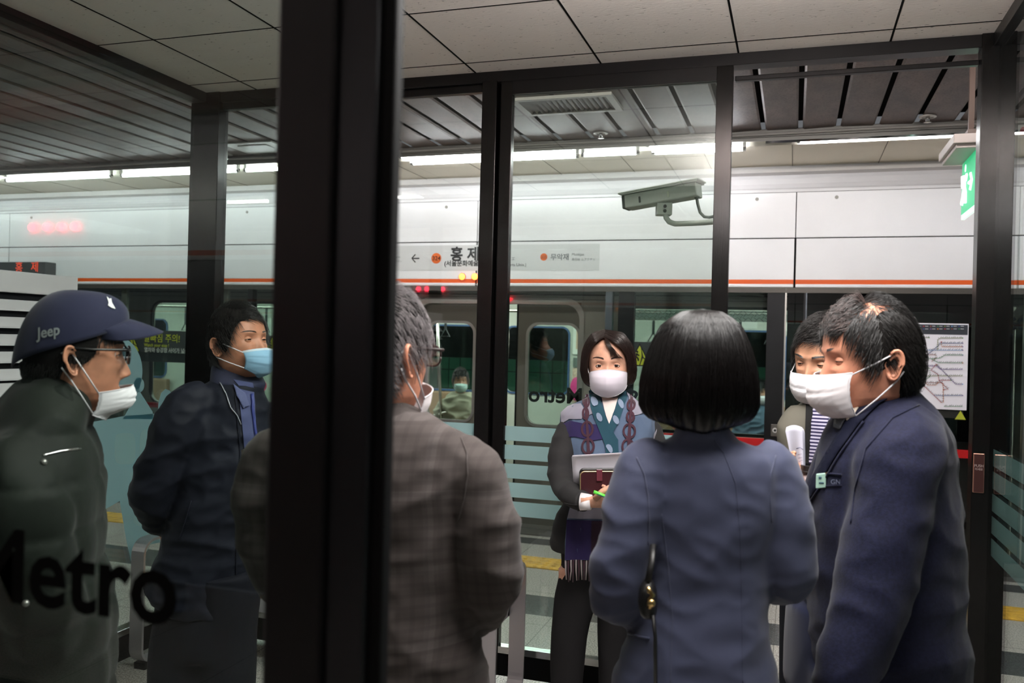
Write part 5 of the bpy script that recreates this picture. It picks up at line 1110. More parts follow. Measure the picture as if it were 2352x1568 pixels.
for f_ in (lC, rC): shoe('shoe', f_, fC, shoe_m, P3)

# ---- woman facing the camera, shawl, white mask ---------------------------------------------------
DD = 3.25; P4 = person(1396, DD, 'person facing us in white mask, patterned blue shawl over a charcoal suit')
H = Head(W(1398, 840, DD), loc(1398, -.05, -1), pitch=.02, roll=.035, sc=.985, fem=1)
m = MB(); H.mesh(m, neck_to=W(1402, 952, 3.27)); hip = W(1395, 1230, 3.28)
d4a = [(1310, 985, 3.25), (1291, 1095, 3.18), (1345, 1152, 2.95)]; d4b = [(1490, 970, 3.25), (1515, 1090, 3.2), (1440, 1140, 3.02)]
l4, r4 = W(1325, 784, 3.27), W(1432, 784, 3.27)
core(m, H, W(1398, 985, 3.28), hip, [d4a, d4b], [((l4[0], l4[1], .42), (l4[0], l4[1], .09)), ((r4[0], r4[1], .42), (r4[0], r4[1], .09))])
hand(m, W(1352, 1153, 2.925), RT*1.0+UP*.04, FW*.55+UP*.6, .92, curl=(.18, .25, .35, .45), thumb=.35, side=1, spread=.18)
hand(m, W(1462, 1152, 2.95), -RT*1.0+UP*.05, -FW*.4+UP*.8, .85, curl=(.4, .5, .6, .7), side=1)
m.build('body', skB, P4, True); H.eyes(P4, skB, .80, look=(-.05, .0)); H.brows(P4, M('brow_brown', (62, 46, 42), .7), .0030, 260, lift=.004, arch=.006)
def bob(H, parent, mat, prof, face, n, part=0.0, sidelift=0.0, seed=2, r=.0005, topz=.128, bangs=None, curl=.0, sheen=True):
    """prof(t)->(half width, front, back, z): outer hair surface from crown to tips; face(th,t)->True where hair may grow"""
    g = np.random.default_rng(seed); th = g.uniform(-math.pi, math.pi, n*2); K = 16; T = np.linspace(0, 1, K); Wd, Fr, Bk, Z = [np.array(v) for v in prof(T)]
    keep = np.array([face(a) for a in th]); th = th[keep][:n]; ln = g.uniform(.80, 1.03, len(th)); lay = g.uniform(.90, 1.0, len(th))**.7; ph = g.uniform(0, 6.28, len(th)); Ps = []
    for k in range(K):
        t = T[k]*ln; w = np.interp(t, T, Wd); fr = np.interp(t, T, Fr); bk = np.interp(t, T, Bk); z = np.interp(t, T, Z)
        a = th+.035*np.sin(T[k]*3+ph)+.02*np.sin(T[k]*9+ph*2); c, s = np.cos(a), np.sin(a); tuck = 1-.10*np.clip((T[k]-.82)/.18, 0, 1)*curl
        L = lay*tuck*(1+.012*np.sin(th*23)*min(1, T[k]*3))
        Ps.append(np.stack([part*(1-T[k])**2+w*L*s, -.006+np.where(c > 0, fr, bk)*c*L, z+sidelift*np.abs(s)*T[k]**4], 1))
    P = np.stack(Ps, 1); P = H.T(P.reshape(-1, 3)).reshape(P.shape); o = hair_mesh('hair', P, r*np.ones(len(th)), mat, parent)
    rows = []; A = np.linspace(-math.pi, math.pi, 160, endpoint=False); grp = np.array([face(a) for a in A])
    mbk = MB(); vs = []; 
    for t in np.linspace(0, .97, 34):
        w, fr, bk, z = [np.interp(t, T, v) for v in (Wd, Fr, Bk, Z)]; nz = .955+.018*np.sin(A*29+t*2)+.012*np.sin(A*61+t*3)
        c, s = np.cos(A), np.sin(A); vs += H.T(np.stack([part*(1-t)**2+w*nz*s, -.006+np.where(c > 0, fr, bk)*c*nz, z+sidelift*np.abs(s)*t**4], 1)).tolist()
    fs = [(i*160+j, i*160+(j+1) % 160, (i+1)*160+(j+1) % 160, (i+1)*160+j) for i in range(33) for j in range(160) if (grp[j] and grp[(j+1) % 160]) or i < 5]
    mbk.add(vs, fs); ob = mbk.build('hair_underlayer', mat, o, True); sm = ob.modifiers.new('t', 'SOLIDIFY'); sm.thickness = .006; sm.offset = -1
    return o
def prof4(T): return (np.interp(T, [0, .06, .16, .3, .5, .7, .85, .95, 1], [.004, .034, .066, .086, .100, .107, .104, .096, .084]), np.interp(T, [0, .06, .16, .3, .5, .7, 1], [.004, .040, .074, .094, .098, .090, .066]), np.interp(T, [0, .06, .16, .3, .5, .7, 1], [.010, .050, .084, .104, .112, .108, .080]), np.interp(T, [0, .06, .16, .3, .5, .7, .85, 1], [.130, .126, .112, .084, .040, -.010, -.048, -.078]))
bob(H, P4, hair_b, prof4, lambda a: abs(a) > .86, 5200, part=.012, r=.00055, curl=.6)
# hair swept from the parting over both temples, and a few wisps over the forehead
g = np.random.default_rng(4)
def sweep(root, mid, low, end, n, seed, r=.00055, nm='fringe'):
    g = np.random.default_rng(seed); v = g.random(n); Q = []
    for (a, b) in (root, mid, low, end): Q.append(np.array(a)*(1-v)[:, None]+np.array(b)*v[:, None]+g.normal(0, .0022, (n, 3)))
    K = 15; P = []
    for k in range(K):
        t = 3*k/(K-1); i = min(int(t), 2); u = t-i; p0, p1, p2, p3 = Q[max(i-1, 0)], Q[i], Q[i+1], Q[min(i+2, 3)]
        P.append(.5*((2*p1)+(-p0+p2)*u+(2*p0-5*p1+4*p2-p3)*u*u+(-p0+3*p1-3*p2+p3)*u**3))
    P = np.stack(P, 1); hair_mesh(nm, H.T(P.reshape(-1, 3)).reshape(P.shape), r*np.ones(n), hair_b, P4)
sweep(((.010, .0, .134), (.010, .064, .112)), ((-.055, .02, .120), (-.034, .088, .088)), ((-.094, .02, .060), (-.070, .072, .046)), ((-.104, .02, -.02), (-.080, .050, -.012)), 2600, 41)
sweep(((.014, .0, .134), (.014, .064, .112)), ((.060, .02, .118), (.044, .086, .092)), ((.094, .02, .060), (.069, .072, .052)), ((.104, .02, -.02), (.079, .050, -.008)), 2400, 42)
sweep(((.006, .05, .120), (.010, .066, .110)), ((-.010, .092, .086), (.002, .096, .084)), ((-.030, .092, .060), (-.010, .098, .060)), ((-.062, .080, .026), (-.012, .096, .036)), 130, 43, .00045, 'wisp')
mask(H, P4, 'cloth', M('mask_white_cloth', (216, 208, 220), .8, sheen=.3), top=-.009, side_top=-.026, side_bot=-.075, bot=-.114, wid=86, bulge=.010, sidey=.022)
for s in (1, -1):
    q = [H.T((s*.074+.011*math.cos(a)*.5, .0, -.062+.012*math.sin(a))) for a in np.linspace(0, 6.28, 20)]; MB().tube(q, .0009, 5).build('earring', chrome, P4, True)
suitd = M('suit_charcoal', (46, 45, 46), .75, sheen=.03, bump=(500, .25, .0008))
m = MB(); rings_px(m, [(918, 1362, 1440, .02, .12), (935, 1325, 1470, .02, .16), (955, 1298, 1498, .02, .19), (1000, 1292, 1508, .02, .21), (1060, 1302, 1500, .02, .21), (1120, 1300, 1500, .02, .20), (1160, 1288, 1508, .02, .21), (1210, 1270, 1520, .02, .22), (1250, 1259, 1528, .02, .22), (1266, 1268, 1518, .02, .21)], DD)
limb(m, [(1335, 955, 3.27, .030), (1308, 985, 3.25, .044), (1292, 1040, 3.22, .050), (1289, 1095, 3.18, .049), (1312, 1134, 3.04, .042), (1342, 1151, 2.95, .036)])
limb(m, [(1465, 955, 3.27, .030), (1490, 985, 3.25, .044), (1502, 1040, 3.22, .050), (1508, 1100, 3.15, .050), (1480, 1130, 3.06, .044), (1456, 1146, 3.02, .036)])
o, bvD = garment('jacket', m, suitd, P4, .0075, 5, [(.007, (7, 7, 13), 3)])
seam('jacket_front_edge', bvD, [(1330, 1150), (1326, 1200), (1322, 1262)], .002, suitd, P4); seam('waist_seam', bvD, [(1282, 1150), (1305, 1157), (1330, 1160)], .002, suitd, P4)
m = MB(); m.tube([H.T((0, -.022, -.118)), H.T((0, -.024, -.124)), W(1402, 928, 3.265), W(1402, 950, 3.28)], [.060, .064, .069, .080], 36); m.build('turtleneck', M('knit_white', (222, 208, 204), .85, bump=(300, .3, .001)), P4, True)
for py in (913, 921):
    c = W(1401, py, 3.262); MB().tube([c+RT*.062*math.cos(a)+FW*.058*math.sin(a)+UP*(-.006*math.cos(a*2)*0-.010*(math.sin(a) < 0)*abs(math.sin(a))) for a in np.linspace(0, 6.283, 30)], .004, 6).build('turtleneck_fold', M('knit_white'), P4, True) if False else None
for q in (W(1350, 1153, 2.93),): MB().tube([q-RT*.022+FW*.01, q+RT*.012], [.035, .030], 22, flat=.85).build('shirt_cuff', M('cuff_white', (226, 222, 224), .7), P4, True)
# shawl
shb = M('shawl_blue', (88, 104, 128), .95, sheen=.1, bump=(700, .5, .0008)); shl = M('shawl_light', (136, 134, 148), .95, sheen=.3); shp = M('shawl_purple', (48, 40, 80), .95, sheen=.2); sht = M('shawl_teal', (42, 74, 88), .95, sheen=.2); shm = M('shawl_maroon', (70, 46, 56), .95, sheen=.2)
m = MB(); rings_px(m, [(908, 1356, 1446, .03, .13), (918, 1342, 1460, .025, .16), (932, 1316, 1480, .02, .20), (950, 1288, 1502, .02, .225), (985, 1284, 1512, .02, .245), (1025, 1294, 1504, .01, .25), (1060, 1304, 1496, .0, .25), (1110, 1312, 1490, .0, .235)], DD)
V, N, F = remesh(m, .0065, 5); V = folds(V, N, .008, (16, 16, 4), 3); shawl = mesh_obj('shawl', V, F, shb, P4, True); bvS = BVHTree.FromPolygons([Vector(v) for v in V], F)
pc = lambda nm, mt, pts, off=.0048: patch(nm, bvS, pts, off, mt, shawl, 6)
pc('pattern_light', shl, [(1290, 948), (1310, 930), (1335, 928), (1345, 945), (1336, 962), (1310, 962), (1292, 972)]); pc('pattern_light', shl, [(1345, 906), (1360, 902), (1362, 950), (1350, 955), (1340, 930)])
pc('pattern_light', shl, [(1440, 900), (1456, 912), (1480, 935), (1478, 950), (1455, 955), (1446, 930)]); pc('pattern_light', shl, [(1500, 995), (1512, 975), (1508, 1020), (1492, 1035)])
pc('pattern_purple', shp, [(1290, 974), (1312, 966), (1340, 972), (1375, 975), (1400, 978), (1398, 1006), (1362, 1012), (1320, 1002), (1294, 1004)]); pc('pattern_light', shl, [(1340, 1060), (1400, 1058), (1400, 1072), (1340, 1076)])
pc('shawl_border', sht, [(1352, 897), (1364, 893), (1372, 905), (1386, 940), (1402, 982), (1420, 1010), (1422, 1060), (1396, 1064), (1390, 1020), (1372, 975), (1358, 935)], .0075); pc('shawl_border', sht, [(1424, 900), (1438, 897), (1440, 912), (1432, 935), (1420, 970), (1404, 1000), (1396, 982), (1412, 940)], .0085)
def rings_pat(pts, rx, ry):
    for (x, y) in pts:
        for a0 in (0, math.pi):
            o_ = [(x+rx*math.cos(a), y+ry*math.sin(a)) for a in np.linspace(a0, a0+math.pi, 12)]; i_ = [(x+(rx-5)*math.cos(a), y+(ry-5)*math.sin(a)) for a in np.linspace(a0+math.pi, a0, 12)]
            patch('pattern_ring', bvS, o_+i_, .0070, shm, shawl, 5)
def flatten_seam(): pass
rings_pat([(1348, 924), (1346, 950)], 9, 14); rings_pat([(1350, 985), (1352, 1025)], 15, 19); rings_pat([(1448, 932), (1447, 958)], 10, 13); rings_pat([(1444, 990), (1441, 1025)], 15, 18)
patch('pattern_stem', bvS, [(1346, 905), (1351, 905), (1350, 950), (1355, 1000), (1358, 1045), (1351, 1045), (1349, 1000), (1344, 950)], .0080, shm, shawl, 5); patch('pattern_stem', bvS, [(1446, 905), (1451, 905), (1451, 950), (1448, 1000), (1446, 1045), (1439, 1045), (1441, 1000), (1445, 950)], .0080, shm, shawl, 5)
for (x, y) in ((1366, 925), (1378, 958), (1425, 930), (1414, 965), (1400, 1030)): pc('pattern_light', M('shawl_pale', (128, 142, 164), .95), [(x+6*math.cos(a)+3*math.sin(a), y+10*math.sin(a)) for a in np.linspace(0, 5.9, 11)], .0105)
patch('turtleneck_front', bvS, [(1382, 916), (1421, 916), (1411, 955), (1402, 981), (1392, 955)], .0065, M('knit_white', (222, 208, 204), .85, bump=(300, .3, .001)), P4, 6)
# hanging end of the shawl with fringe
m = MB(); rr_ = []
for k, (py, xl, xr) in enumerate(((1095, 1312, 1400), (1150, 1312, 1398), (1192, 1302, 1392), (1240, 1298, 1392), (1286, 1297, 1392))):
    rr_.append([W(xl+(xr-xl)*u, py, 3.13+.006*math.sin(u*14+k)) for u in np.linspace(0, 1, 16)]+[W(xl+(xr-xl)*u, py, 3.142+.006*math.sin(u*14+k)) for u in np.linspace(1, 0, 16)])
m.loft(rr_); V, N, F = np.array(m.v), None, m.f; se = mesh_obj('shawl_end', V, F, shb, shawl, True); bvE = BVHTree.FromPolygons([Vector(v) for v in V], F)
patch('pattern_light', bvE, [(1312, 1155), (1396, 1155), (1394, 1192), (1303, 1190)], .002, shl, shawl, 8); patch('pattern_purple', bvE, [(1302, 1193), (1391, 1196), (1391, 1285), (1298, 1285)], .002, shp, shawl, 8); patch('pattern_maroon', bvE, [(1358, 1196), (1391, 1196), (1391, 1286), (1356, 1286)], .004, M('shawl_dark', (56, 42, 54), .95), shawl, 8)
for i in range(16):
    x = 1299+i*6; MB().tube([W(x, 1285, 3.13), W(x+random.uniform(-1, 1), 1310, 3.128), W(x+random.uniform(-2, 2), 1334+random.uniform(-4, 3), 3.13)], [.0035, .003, .0022], 5).build('fringe', (shm if i % 2 else M('fringe_pale', (150, 140, 140), .95)), shawl, True)
m = MB(); leg3(m, [(hip[0]-.06, hip[1], .80, .10), (l4[0], l4[1], .48, .070), (l4[0], l4[1], .12, .058), (l4[0], l4[1], .05, .066)]); leg3(m, [(hip[0]+.07, hip[1], .80, .10), (r4[0], r4[1], .48, .070), (r4[0], r4[1], .12, .058), (r4[0], r4[1], .05, .066)])
rings_px(m, [(1245, 1285, 1500, .02, .18), (1300, 1288, 1500, .02, .18)], DD); garment('trousers', m, M('trousers_dark', (32, 31, 32), .8), P4, .009, 6, [(.004, (9, 9, 4), 2)])
for f_ in (l4, r4): shoe('shoe', f_, -FW, shoe_m, P4, .24)
# things she holds
pap = empty('paper_sheet', W(1378, 1120, 3.0)); tag(pap, 'white folded sheet of paper held behind the wine-red wallet', 'paper'); m = MB()
rr_ = []
for (px, py, d) in ((1318, 1122, 3.04), (1315, 1080, 3.02), (1313, 1050, 3.00), (1315, 1046, 2.99), (1318, 1050, 2.985)): rr_.append([W(px+(126*u if px < 1317 else 124*u), py-7*u+3*math.sin(u*3.1)*0, d-.012*math.sin(u*3.14)) for u in np.linspace(0, 1, 12)])
m.loft(rr_[:4], cap=False, closed=False); ps = m.build('sheet', M('paper_white', (232, 228, 238), .6), pap, True); s_ = ps.modifiers.new('t', 'SOLIDIFY'); s_.thickness = .0012
wl = empty('wallet', W(1378, 1146, 2.985)); tag(wl, 'wine-red leather zip wallet held in front of the patterned blue shawl', 'wallet')
wine = M('leather_wine', (54, 20, 27), .35, bump=(90, .2, .002)); c = W(1380, 1115, 2.965); ux = RT*math.cos(.03)+UP*math.sin(.03); uz = np.cross(ux, FW)*1.0; uz = uz if uz[2] > 0 else -uz
def slab(cc, hx, hz, th, rad, dd): P = rrect(-hx, hx, -hz, hz, rad); return [[cc+ux*x+uz*z+FW*(dd+q) for x, z in P] for q in (0, th)]
MB().loft(slab(c, .072, .050, .012, .016, 0)).build('cover', wine, wl, bevel=.003); MB().loft(slab(c+ux*.001+uz*.005, .073, .052, .012, .016, .0125)).build('back_cover', M('leather_black', (18, 16, 18), .3), wl, bevel=.003)
MB().tube([c+ux*x+uz*z-FW*.001 for x, z in rrect(-.070, .070, -.048, .048, .015)], .0018, 6).build('zip', M('zip_brass', (196, 186, 140), .3, .8), wl); MB().obox(c+ux*-.005+uz*.036-FW*.004, (ux, FW, uz), (.010, .003, .020)).build('strap', M('leather_strap', (96, 40, 52), .4), wl, bevel=.002)
MB().tube([c-ux*.070-uz*.030, c-ux*.075-uz*.045, c-ux*.076-uz*.055], .003, 8).sphere(c-ux*.077-uz*.058, .006, 10, 8).build('zip_pull', chrome, wl, True)
pn = empty('pen', W(1384, 1137, 2.93)); tag(pn, 'bright green pen held between the fingers over the wallet', 'pen'); a, b = W(1364, 1129, 2.875), W(1406, 1146, 2.885); MB().tube([a, b], .0058, 12).build('barrel', M('pen_green', (98, 222, 70), .35), pn, True); MB().tube([a+(b-a)*.18-FW*.006-UP*.003, a+(b-a)*.6-FW*.006-UP*.003], .0015, 6).build('clip', M('pen_dark', (30, 50, 80), .4), pn)
# ---- woman in the blue-grey suit, back to the camera ----------------------------------------------
DE = 1.68; P5 = person(1620, DE, 'person with glossy dark bob in a blue-grey suit, back to us in the middle')
H = Head(W(1604, 868, DE), loc(1604, -.10, 1), pitch=.05, sc=1.0, fem=1)
m = MB(); H.mesh(m, neck_to=W(1618, 1040, 1.69)); hip = W(1600, 1480, 1.70)
e5a = [(1478, 1100, 1.67), (1420, 1350, 1.64), (1500, 1370, 1.92)]; e5b = [(1775, 1095, 1.67), (1812, 1300, 1.65), (1730, 1330, 1.92)]
l5, r5 = W(1540, 784, 1.70), W(1670, 784, 1.70)
core(m, H, W(1618, 1080, 1.69), hip, [e5a, e5b], [((l5[0], l5[1], .42), (l5[0], l5[1], .09)), ((r5[0], r5[1], .42), (r5[0], r5[1], .09))])
hand(m, W(1515, 1372, 1.94), RT+FW*.4, -UP, .85, side=-1); hand(m, W(1715, 1332, 1.94), -RT+FW*.4, -UP, .85)
m.build('body', skB, P5, True); H.eyes(P5, skB, .6)
def prof5(T): return (np.interp(T, [0, .04, .10, .2, .35, .5, .65, .8, .9, .96, 1], [.004, .030, .054, .078, .095, .106, .112, .1135, .108, .094, .074]), np.interp(T, [0, .04, .1, .2, .4, .7, 1], [.004, .036, .062, .086, .098, .092, .07]), np.interp(T, [0, .04, .1, .2, .35, .5, .65, .8, .92, 1], [.012, .048, .074, .098, .116, .124, .126, .120, .104, .084]), np.interp(T, [0, .04, .10, .2, .35, .5, .65, .8, .9, .96, 1], [.132, .130, .120, .098, .060, .022, -.018, -.060, -.088, -.102, -.110]))
bob(H, P5, M('hair_glossy_black', (11, 8, 8), .30, spec=.35), prof5, lambda a: abs(a) > .8, 9000, part=.004, r=.00060, seed=12, curl=1.0, sidelift=.022)
blue = M('suit_blue_grey', (64, 68, 89), .62, sheen=.12, bump=(520, .25, .0008))
m = MB(); rings_px(m, [(968, 1556, 1668, -.022, .150), (985, 1552, 1674, -.024, .155), (1000, 1548, 1684, -.02, .155), (1010, 1542, 1694, -.01, .15), (1022, 1510, 1735, .0, .155), (1042, 1478, 1780, .0, .18), (1075, 1462, 1796, .0, .20), (1130, 1458, 1796, .0, .21), (1200, 1468, 1786, .0, .215), (1280, 1478, 1772, .0, .21), (1340, 1478, 1764, .0, .205), (1400, 1462, 1764, .0, .215), (1470, 1436, 1774, .0, .235), (1568, 1404, 1790, .0, .25), (1680, 1380, 1806, .0, .26), (1700, 1384, 1800, .0, .25)], DE)
limb(m, [(1520, 1058, 1.68, .048), (1484, 1085, 1.665, .060), (1458, 1160, 1.65, .058), (1436, 1250, 1.64, .055), (1414, 1340, 1.64, .056), (1424, 1374, 1.68, .052), (1470, 1385, 1.80, .042), (1505, 1378, 1.93, .034)])
limb(m, [(1735, 1058, 1.68, .048), (1770, 1082, 1.665, .058), (1794, 1160, 1.65, .055), (1806, 1240, 1.64, .053), (1812, 1305, 1.645, .052), (1800, 1335, 1.70, .046), (1760, 1340, 1.82, .04), (1720, 1335, 1.93, .033)])
o, bvE5 = garment('suit_jacket', m, blue, P5, .0065, 7, [(.006, (4, 4, 10), 2), (.003, (14, 14, 22), 7)])
seam('centre_back_seam', bvE5, [(1640, 1010), (1662, 1040), (1690, 1110), (1700, 1220), (1704, 1380), (1706, 1568)], .0010, blue, P5, .0004); seam('princess_seam', bvE5, [(1520, 1180), (1535, 1300), (1545, 1420), (1540, 1568)], .0009, blue, P5, .0004)
seam('armhole_seam', bvE5, [(1462, 1050), (1480, 1090), (1488, 1140), (1490, 1190), (1488, 1250)], .0016, blue, P5, .0006); seam('armhole_seam', bvE5, [(1782, 1046), (1770, 1090), (1768, 1140), (1772, 1200)], .0014, blue, P5, .0006); seam('pocket_welt', bvE5, [(1435, 1452), (1470, 1462), (1492, 1466)], .0025, blue, P5, .001)
m = MB(); rings_px(m, [(1560, 1425, 1780, .0, .22), (1750, 1440, 1760, 0, .22)], DE); leg3(m, [(hip[0]-.06, hip[1], .78, .095), (l5[0], l5[1], .45, .068), (l5[0], l5[1], .07, .06)]); leg3(m, [(hip[0]+.06, hip[1], .78, .095), (r5[0], r5[1], .45, .068), (r5[0], r5[1], .07, .06)]); garment('trousers', m, blue, P5, .011)
for f_ in (l5, r5): shoe('shoe', f_, FW, shoe_m, P5, .24)
bg = empty('handbag', W(1490, 1480, 1.60)); tag(bg, 'small black handbag with a gold clasp beside the blue-grey suit', 'handbag')
m = MB(); rings_px(m, [(1330, 1478, 1500, .0, .03), (1350, 1468, 1508, .0, .05), (1380, 1464, 1512, 0, .055), (1410, 1470, 1508, 0, .05), (1418, 1476, 1502, 0, .03)], 1.555, 20); V, N, F = remesh(m, .005, 4); mesh_obj('pouch', V, F, M('bag_black', (14, 13, 14), .4), bg, True)
gold = M('gold', (196, 164, 110), .25, 1); MB().tube([W(1488, 1348, 1.522), W(1492, 1358, 1.52), W(1500, 1366, 1.52), W(1492, 1376, 1.52), W(1498, 1388, 1.52), W(1490, 1396, 1.522)], .0045, 8).sphere(W(1496, 1384, 1.52), .008, 12, 8).build('clasp', gold, bg, True)
MB().tube([W(1488, 1335, 1.54), W(1497, 1290, 1.555), W(1500, 1250, 1.575)], .006, 8, .5).tube([W(1500, 1412, 1.53), W(1505, 1460, 1.525), W(1506, 1568, 1.52)], .007, 8, .5).build('strap', M('bag_strap', (16, 15, 16), .45), bg, True)

# ---- man in the navy suit, facing left -------------------------------------------------------------
DF = 1.9; P6 = person(2030, 1.93, 'person with thinning hair in a navy suit, facing left, beside the line map poster')
an = math.radians(24); fF = loc(1992, -math.cos(an), -math.sin(an))
H = Head(W(1992, 826, DF), fF, pitch=.10, sc=1.04, wide=1.06)
m = MB(); H.mesh(m, neck_to=W(2040, 975, 1.93)); hip = W(2020, 1420, 1.96)
f6 = [(2065, 1050, 1.80), (2020, 1320, 1.74), (1940, 1560, 1.70)]
l6, r6 = W(1990, 784, 1.86), W(2010, 784, 2.04)
core(m, H, W(2040, 1040, 1.94), hip, [f6], [((l6[0], l6[1], .42), (l6[0], l6[1], .09)), ((r6[0], r6[1], .42), (r6[0], r6[1], .09))])
hand(m, W(1932, 1580, 1.70), -UP-RT*.2, RT, 1.0)
m.build('body', skC, P6, True); H.eyes(P6, skC, .12, look=(0, -.5)); H.brows(P6, hair_g2, .003, 110)
dens = lambda th, z: np.where((z > .096) & (np.abs(th) > .8) & (np.abs(th) < 2.4), .6, 1.0)
short_hair(H, P6, M('hair_salt', (86, 74, 72), .5), lambda a: float(np.interp(a, [0, .5, .8, 1.0], [.078, .074, .062, .119])) if a < 1.0 else .119, lambda p: np.stack([-.25*np.ones(len(p)), .9*np.ones(len(p)), .15*np.ones(len(p))], 1), n=1600, length=.030, lift=.5, thick=.020, jit=.10, r=.00055, seed=21, cap=False)
short_hair(H, P6, hair_k, lineM(.076, .060, -.005, -.105), lambda p: np.stack([-.25*np.ones(len(p)), .55*np.ones(len(p))-1.0*(p[:, 1] < 0), -.75*(np.abs(p[:, 0]) > .05)-.1], 1), n=7500, length=.042, lift=.16, thick=.018, jit=.08, r=.0006, seed=22, cap=False, density=dens)
# cropped dark underlayer on the sides and back only
mu = MB(); rows = []
for k in range(18):
    t = k/17; row = []
    for a in np.linspace(1.12, 2*math.pi-1.12, 70):
        aa = a if a < math.pi else a-2*math.pi; lo = float(np.interp(abs(aa), [1.12, 1.3, 1.42, 1.75, 2.05, 3.15], [.035, -.010, -.025, .0, -.07, -.10])); hi = float(np.interp(abs(aa), [1.12, 1.6, 2.2, 3.15], [.066, .098, .102, .096]))
        z = hi+(lo-hi)*t; row.append(H.T(H.surf(aa, z, .0005+.0022*min(1, 5*t, 5*(1-t))+.0008*math.sin(aa*37+z*200)*min(1, 5*t))))
    rows.append(row)
mu.loft(rows, cap=False, closed=False); mu.build('hair_base', hairbase, P6, True)
mask(H, P6, 'kf', M('mask_white_flat', (226, 220, 222), .85, sheen=.2), top=-.024, side_top=-.020, side_bot=-.112, bot=-.128, wid=72, bulge=.016, sidey=.034)
navy = M('suit_navy', (24, 26, 46), .8, sheen=.08, noise=(160, .12), bump=(420, .5, .001))
m = MB(); rings_px(m, [(884, 2000, 2092, .02, .16), (900, 1968, 2112, .02, .20), (925, 1938, 2142, .02, .27), (955, 1915, 2166, .02, .34), (1000, 1888, 2186, .02, .39), (1060, 1868, 2196, .02, .41), (1130, 1848, 2204, .02, .42), (1200, 1838, 2208, .02, .42), (1300, 1838, 2212, .02, .42), (1380, 1842, 2216, .02, .42), (1470, 1850, 2226, .02, .43), (1568, 1858, 2234, .02, .43), (1680, 1862, 2238, .02, .43)], 1.93)
limb(m, [(2080, 985, 1.86, .07), (2070, 1050, 1.79, .088), (2045, 1160, 1.76, .082), (2020, 1290, 1.74, .078), (1985, 1420, 1.72, .070), (1945, 1540, 1.70, .060), (1935, 1590, 1.70, .055)])
o, bvF = garment('suit_jacket', m, navy, P6, .008, 6, [(.010, (4, 4, 7), 2), (.004, (11, 11, 16), 8)])
m = MB(); limb(m, [(1950, 1000, 2.08, .06), (1900, 1150, 2.12, .062), (1880, 1300, 2.12, .06), (1870, 1450, 2.1, .05)]); garment('far_sleeve', m, navy, P6, .010)
bandp = [(2072, 862), (2098, 880), (2092, 900), (2030, 938), (1980, 985), (1930, 1050), (1885, 1125), (1842, 1180), (1838, 1150), (1862, 1105), (1900, 1045), (1945, 975), (1998, 915)]
m = MB(); rings_px(m, [(858, 2030, 2096, .03, .13), (872, 2000, 2102, .03, .16), (892, 1968, 2106, .02, .19), (905, 1960, 2100, .02, .20)], 1.92); V, N, F = remesh(m, .006, 5); mesh_obj('jacket_collar', V, F, M('collar_navy_dark', (18, 20, 36), .8), P6, True); bvF2 = BVHTree.FromPolygons([Vector(v) for v in V], F)
patch('lapel', bvF, [(2070, 902), (2020, 930), (1975, 975), (1925, 1045), (1885, 1115), (1846, 1176), (1842, 1150), (1866, 1105), (1896, 1052), (1936, 985), (1975, 930), (2010, 905)], .005, M('collar_navy_dark', (18, 20, 36), .8), P6, 8, .003)
patch('shirt_collar', bvF2, [(2058, 870), (2035, 885), (2004, 905), (1975, 930), (1965, 905), (1990, 885), (2030, 866)], .006, M('shirt_cream', (196, 184, 168), .7), P6, 6, .002)
patch('shirt_front', bvF, [(1962, 925), (1985, 905), (1990, 915), (1966, 955), (1950, 968), (1946, 950)], .007, M('shirt_cream', (196, 184, 168), .7), P6, 5, .002); patch('tie', bvF, [(1928, 945), (1952, 940), (1950, 962), (1936, 990), (1922, 985)], .009, M('tie_black', (22, 22, 30), .5), P6, 5, .002)
seam('lapel_edge', bvF, [(1985, 968), (1930, 1045), (1890, 1112), (1846, 1178), (1842, 1250), (1850, 1380)], .0025, navy, P6, .003); seam('pocket_welt', bvF, [(1884, 1089), (1910, 1088), (1934, 1090)], .0022, navy, P6, .003); seam('pocket_welt', bvF, [(1890, 1117), (1912, 1115), (1934, 1114)], .0012, navy, P6, .002)
seam('armhole_seam', bvF, [(2110, 930), (2050, 960), (1990, 1030), (1965, 1120), (1955, 1200)], .002, navy, P6, .001)
c = cast(bvF, 1924, 1111, .007)
if c is not None: text('pocket_lettering', 'GN', .014, c, M('thread_grey', (104, 110, 130)), P6, xdir=RT, align='CENTER')
bd = cast(bvF, 1897, 1104, .012); tb = empty('badge', bd); tag(tb, 'small pale green square badge clipped on the breast pocket of the navy suit', 'badge')
MB().obox(bd, (RT*.98+UP*.12, FW, UP), (.0105, .002, .0155)).build('card', M('badge_green', (170, 206, 190), .4), tb, bevel=.0015); MB().obox(bd-FW*.0025-RT*.003+UP*.007, (RT, FW, UP), (.003, .0006, .002)).build('mark', M('badge_ink', (60, 90, 110)), tb); MB().obox(bd-FW*.0025+UP*-.004, (RT, FW, UP), (.005, .0006, .0012)).build('mark', M('badge_ink', (60, 90, 110)), tb); MB().tube([bd+RT*.008+UP*.014, bd+RT*.014+UP*.018], .0022, 8).build('clip', gold, tb)
m = MB(); leg3(m, [(hip[0]-.04, hip[1]-.06, .84, .12), (l6[0], l6[1], .48, .10), (l6[0], l6[1], .07, .085)]); leg3(m, [(hip[0]-.02, hip[1]+.09, .84, .12), (r6[0], r6[1], .48, .10), (r6[0], r6[1], .07, .085)])
rings_px(m, [(1372, 1806, 2100, .06, .34), (1450, 1800, 2090, .06, .34), (1568, 1796, 2080, .06, .32)], 1.96); garment('trousers', m, M('trousers_navy', (28, 32, 54), .85, sheen=.15), P6, .011, 6, [(.005, (6, 6, 4), 2)])
for f_ in (l6, r6): shoe('shoe', f_, fF, shoe_m, P6)

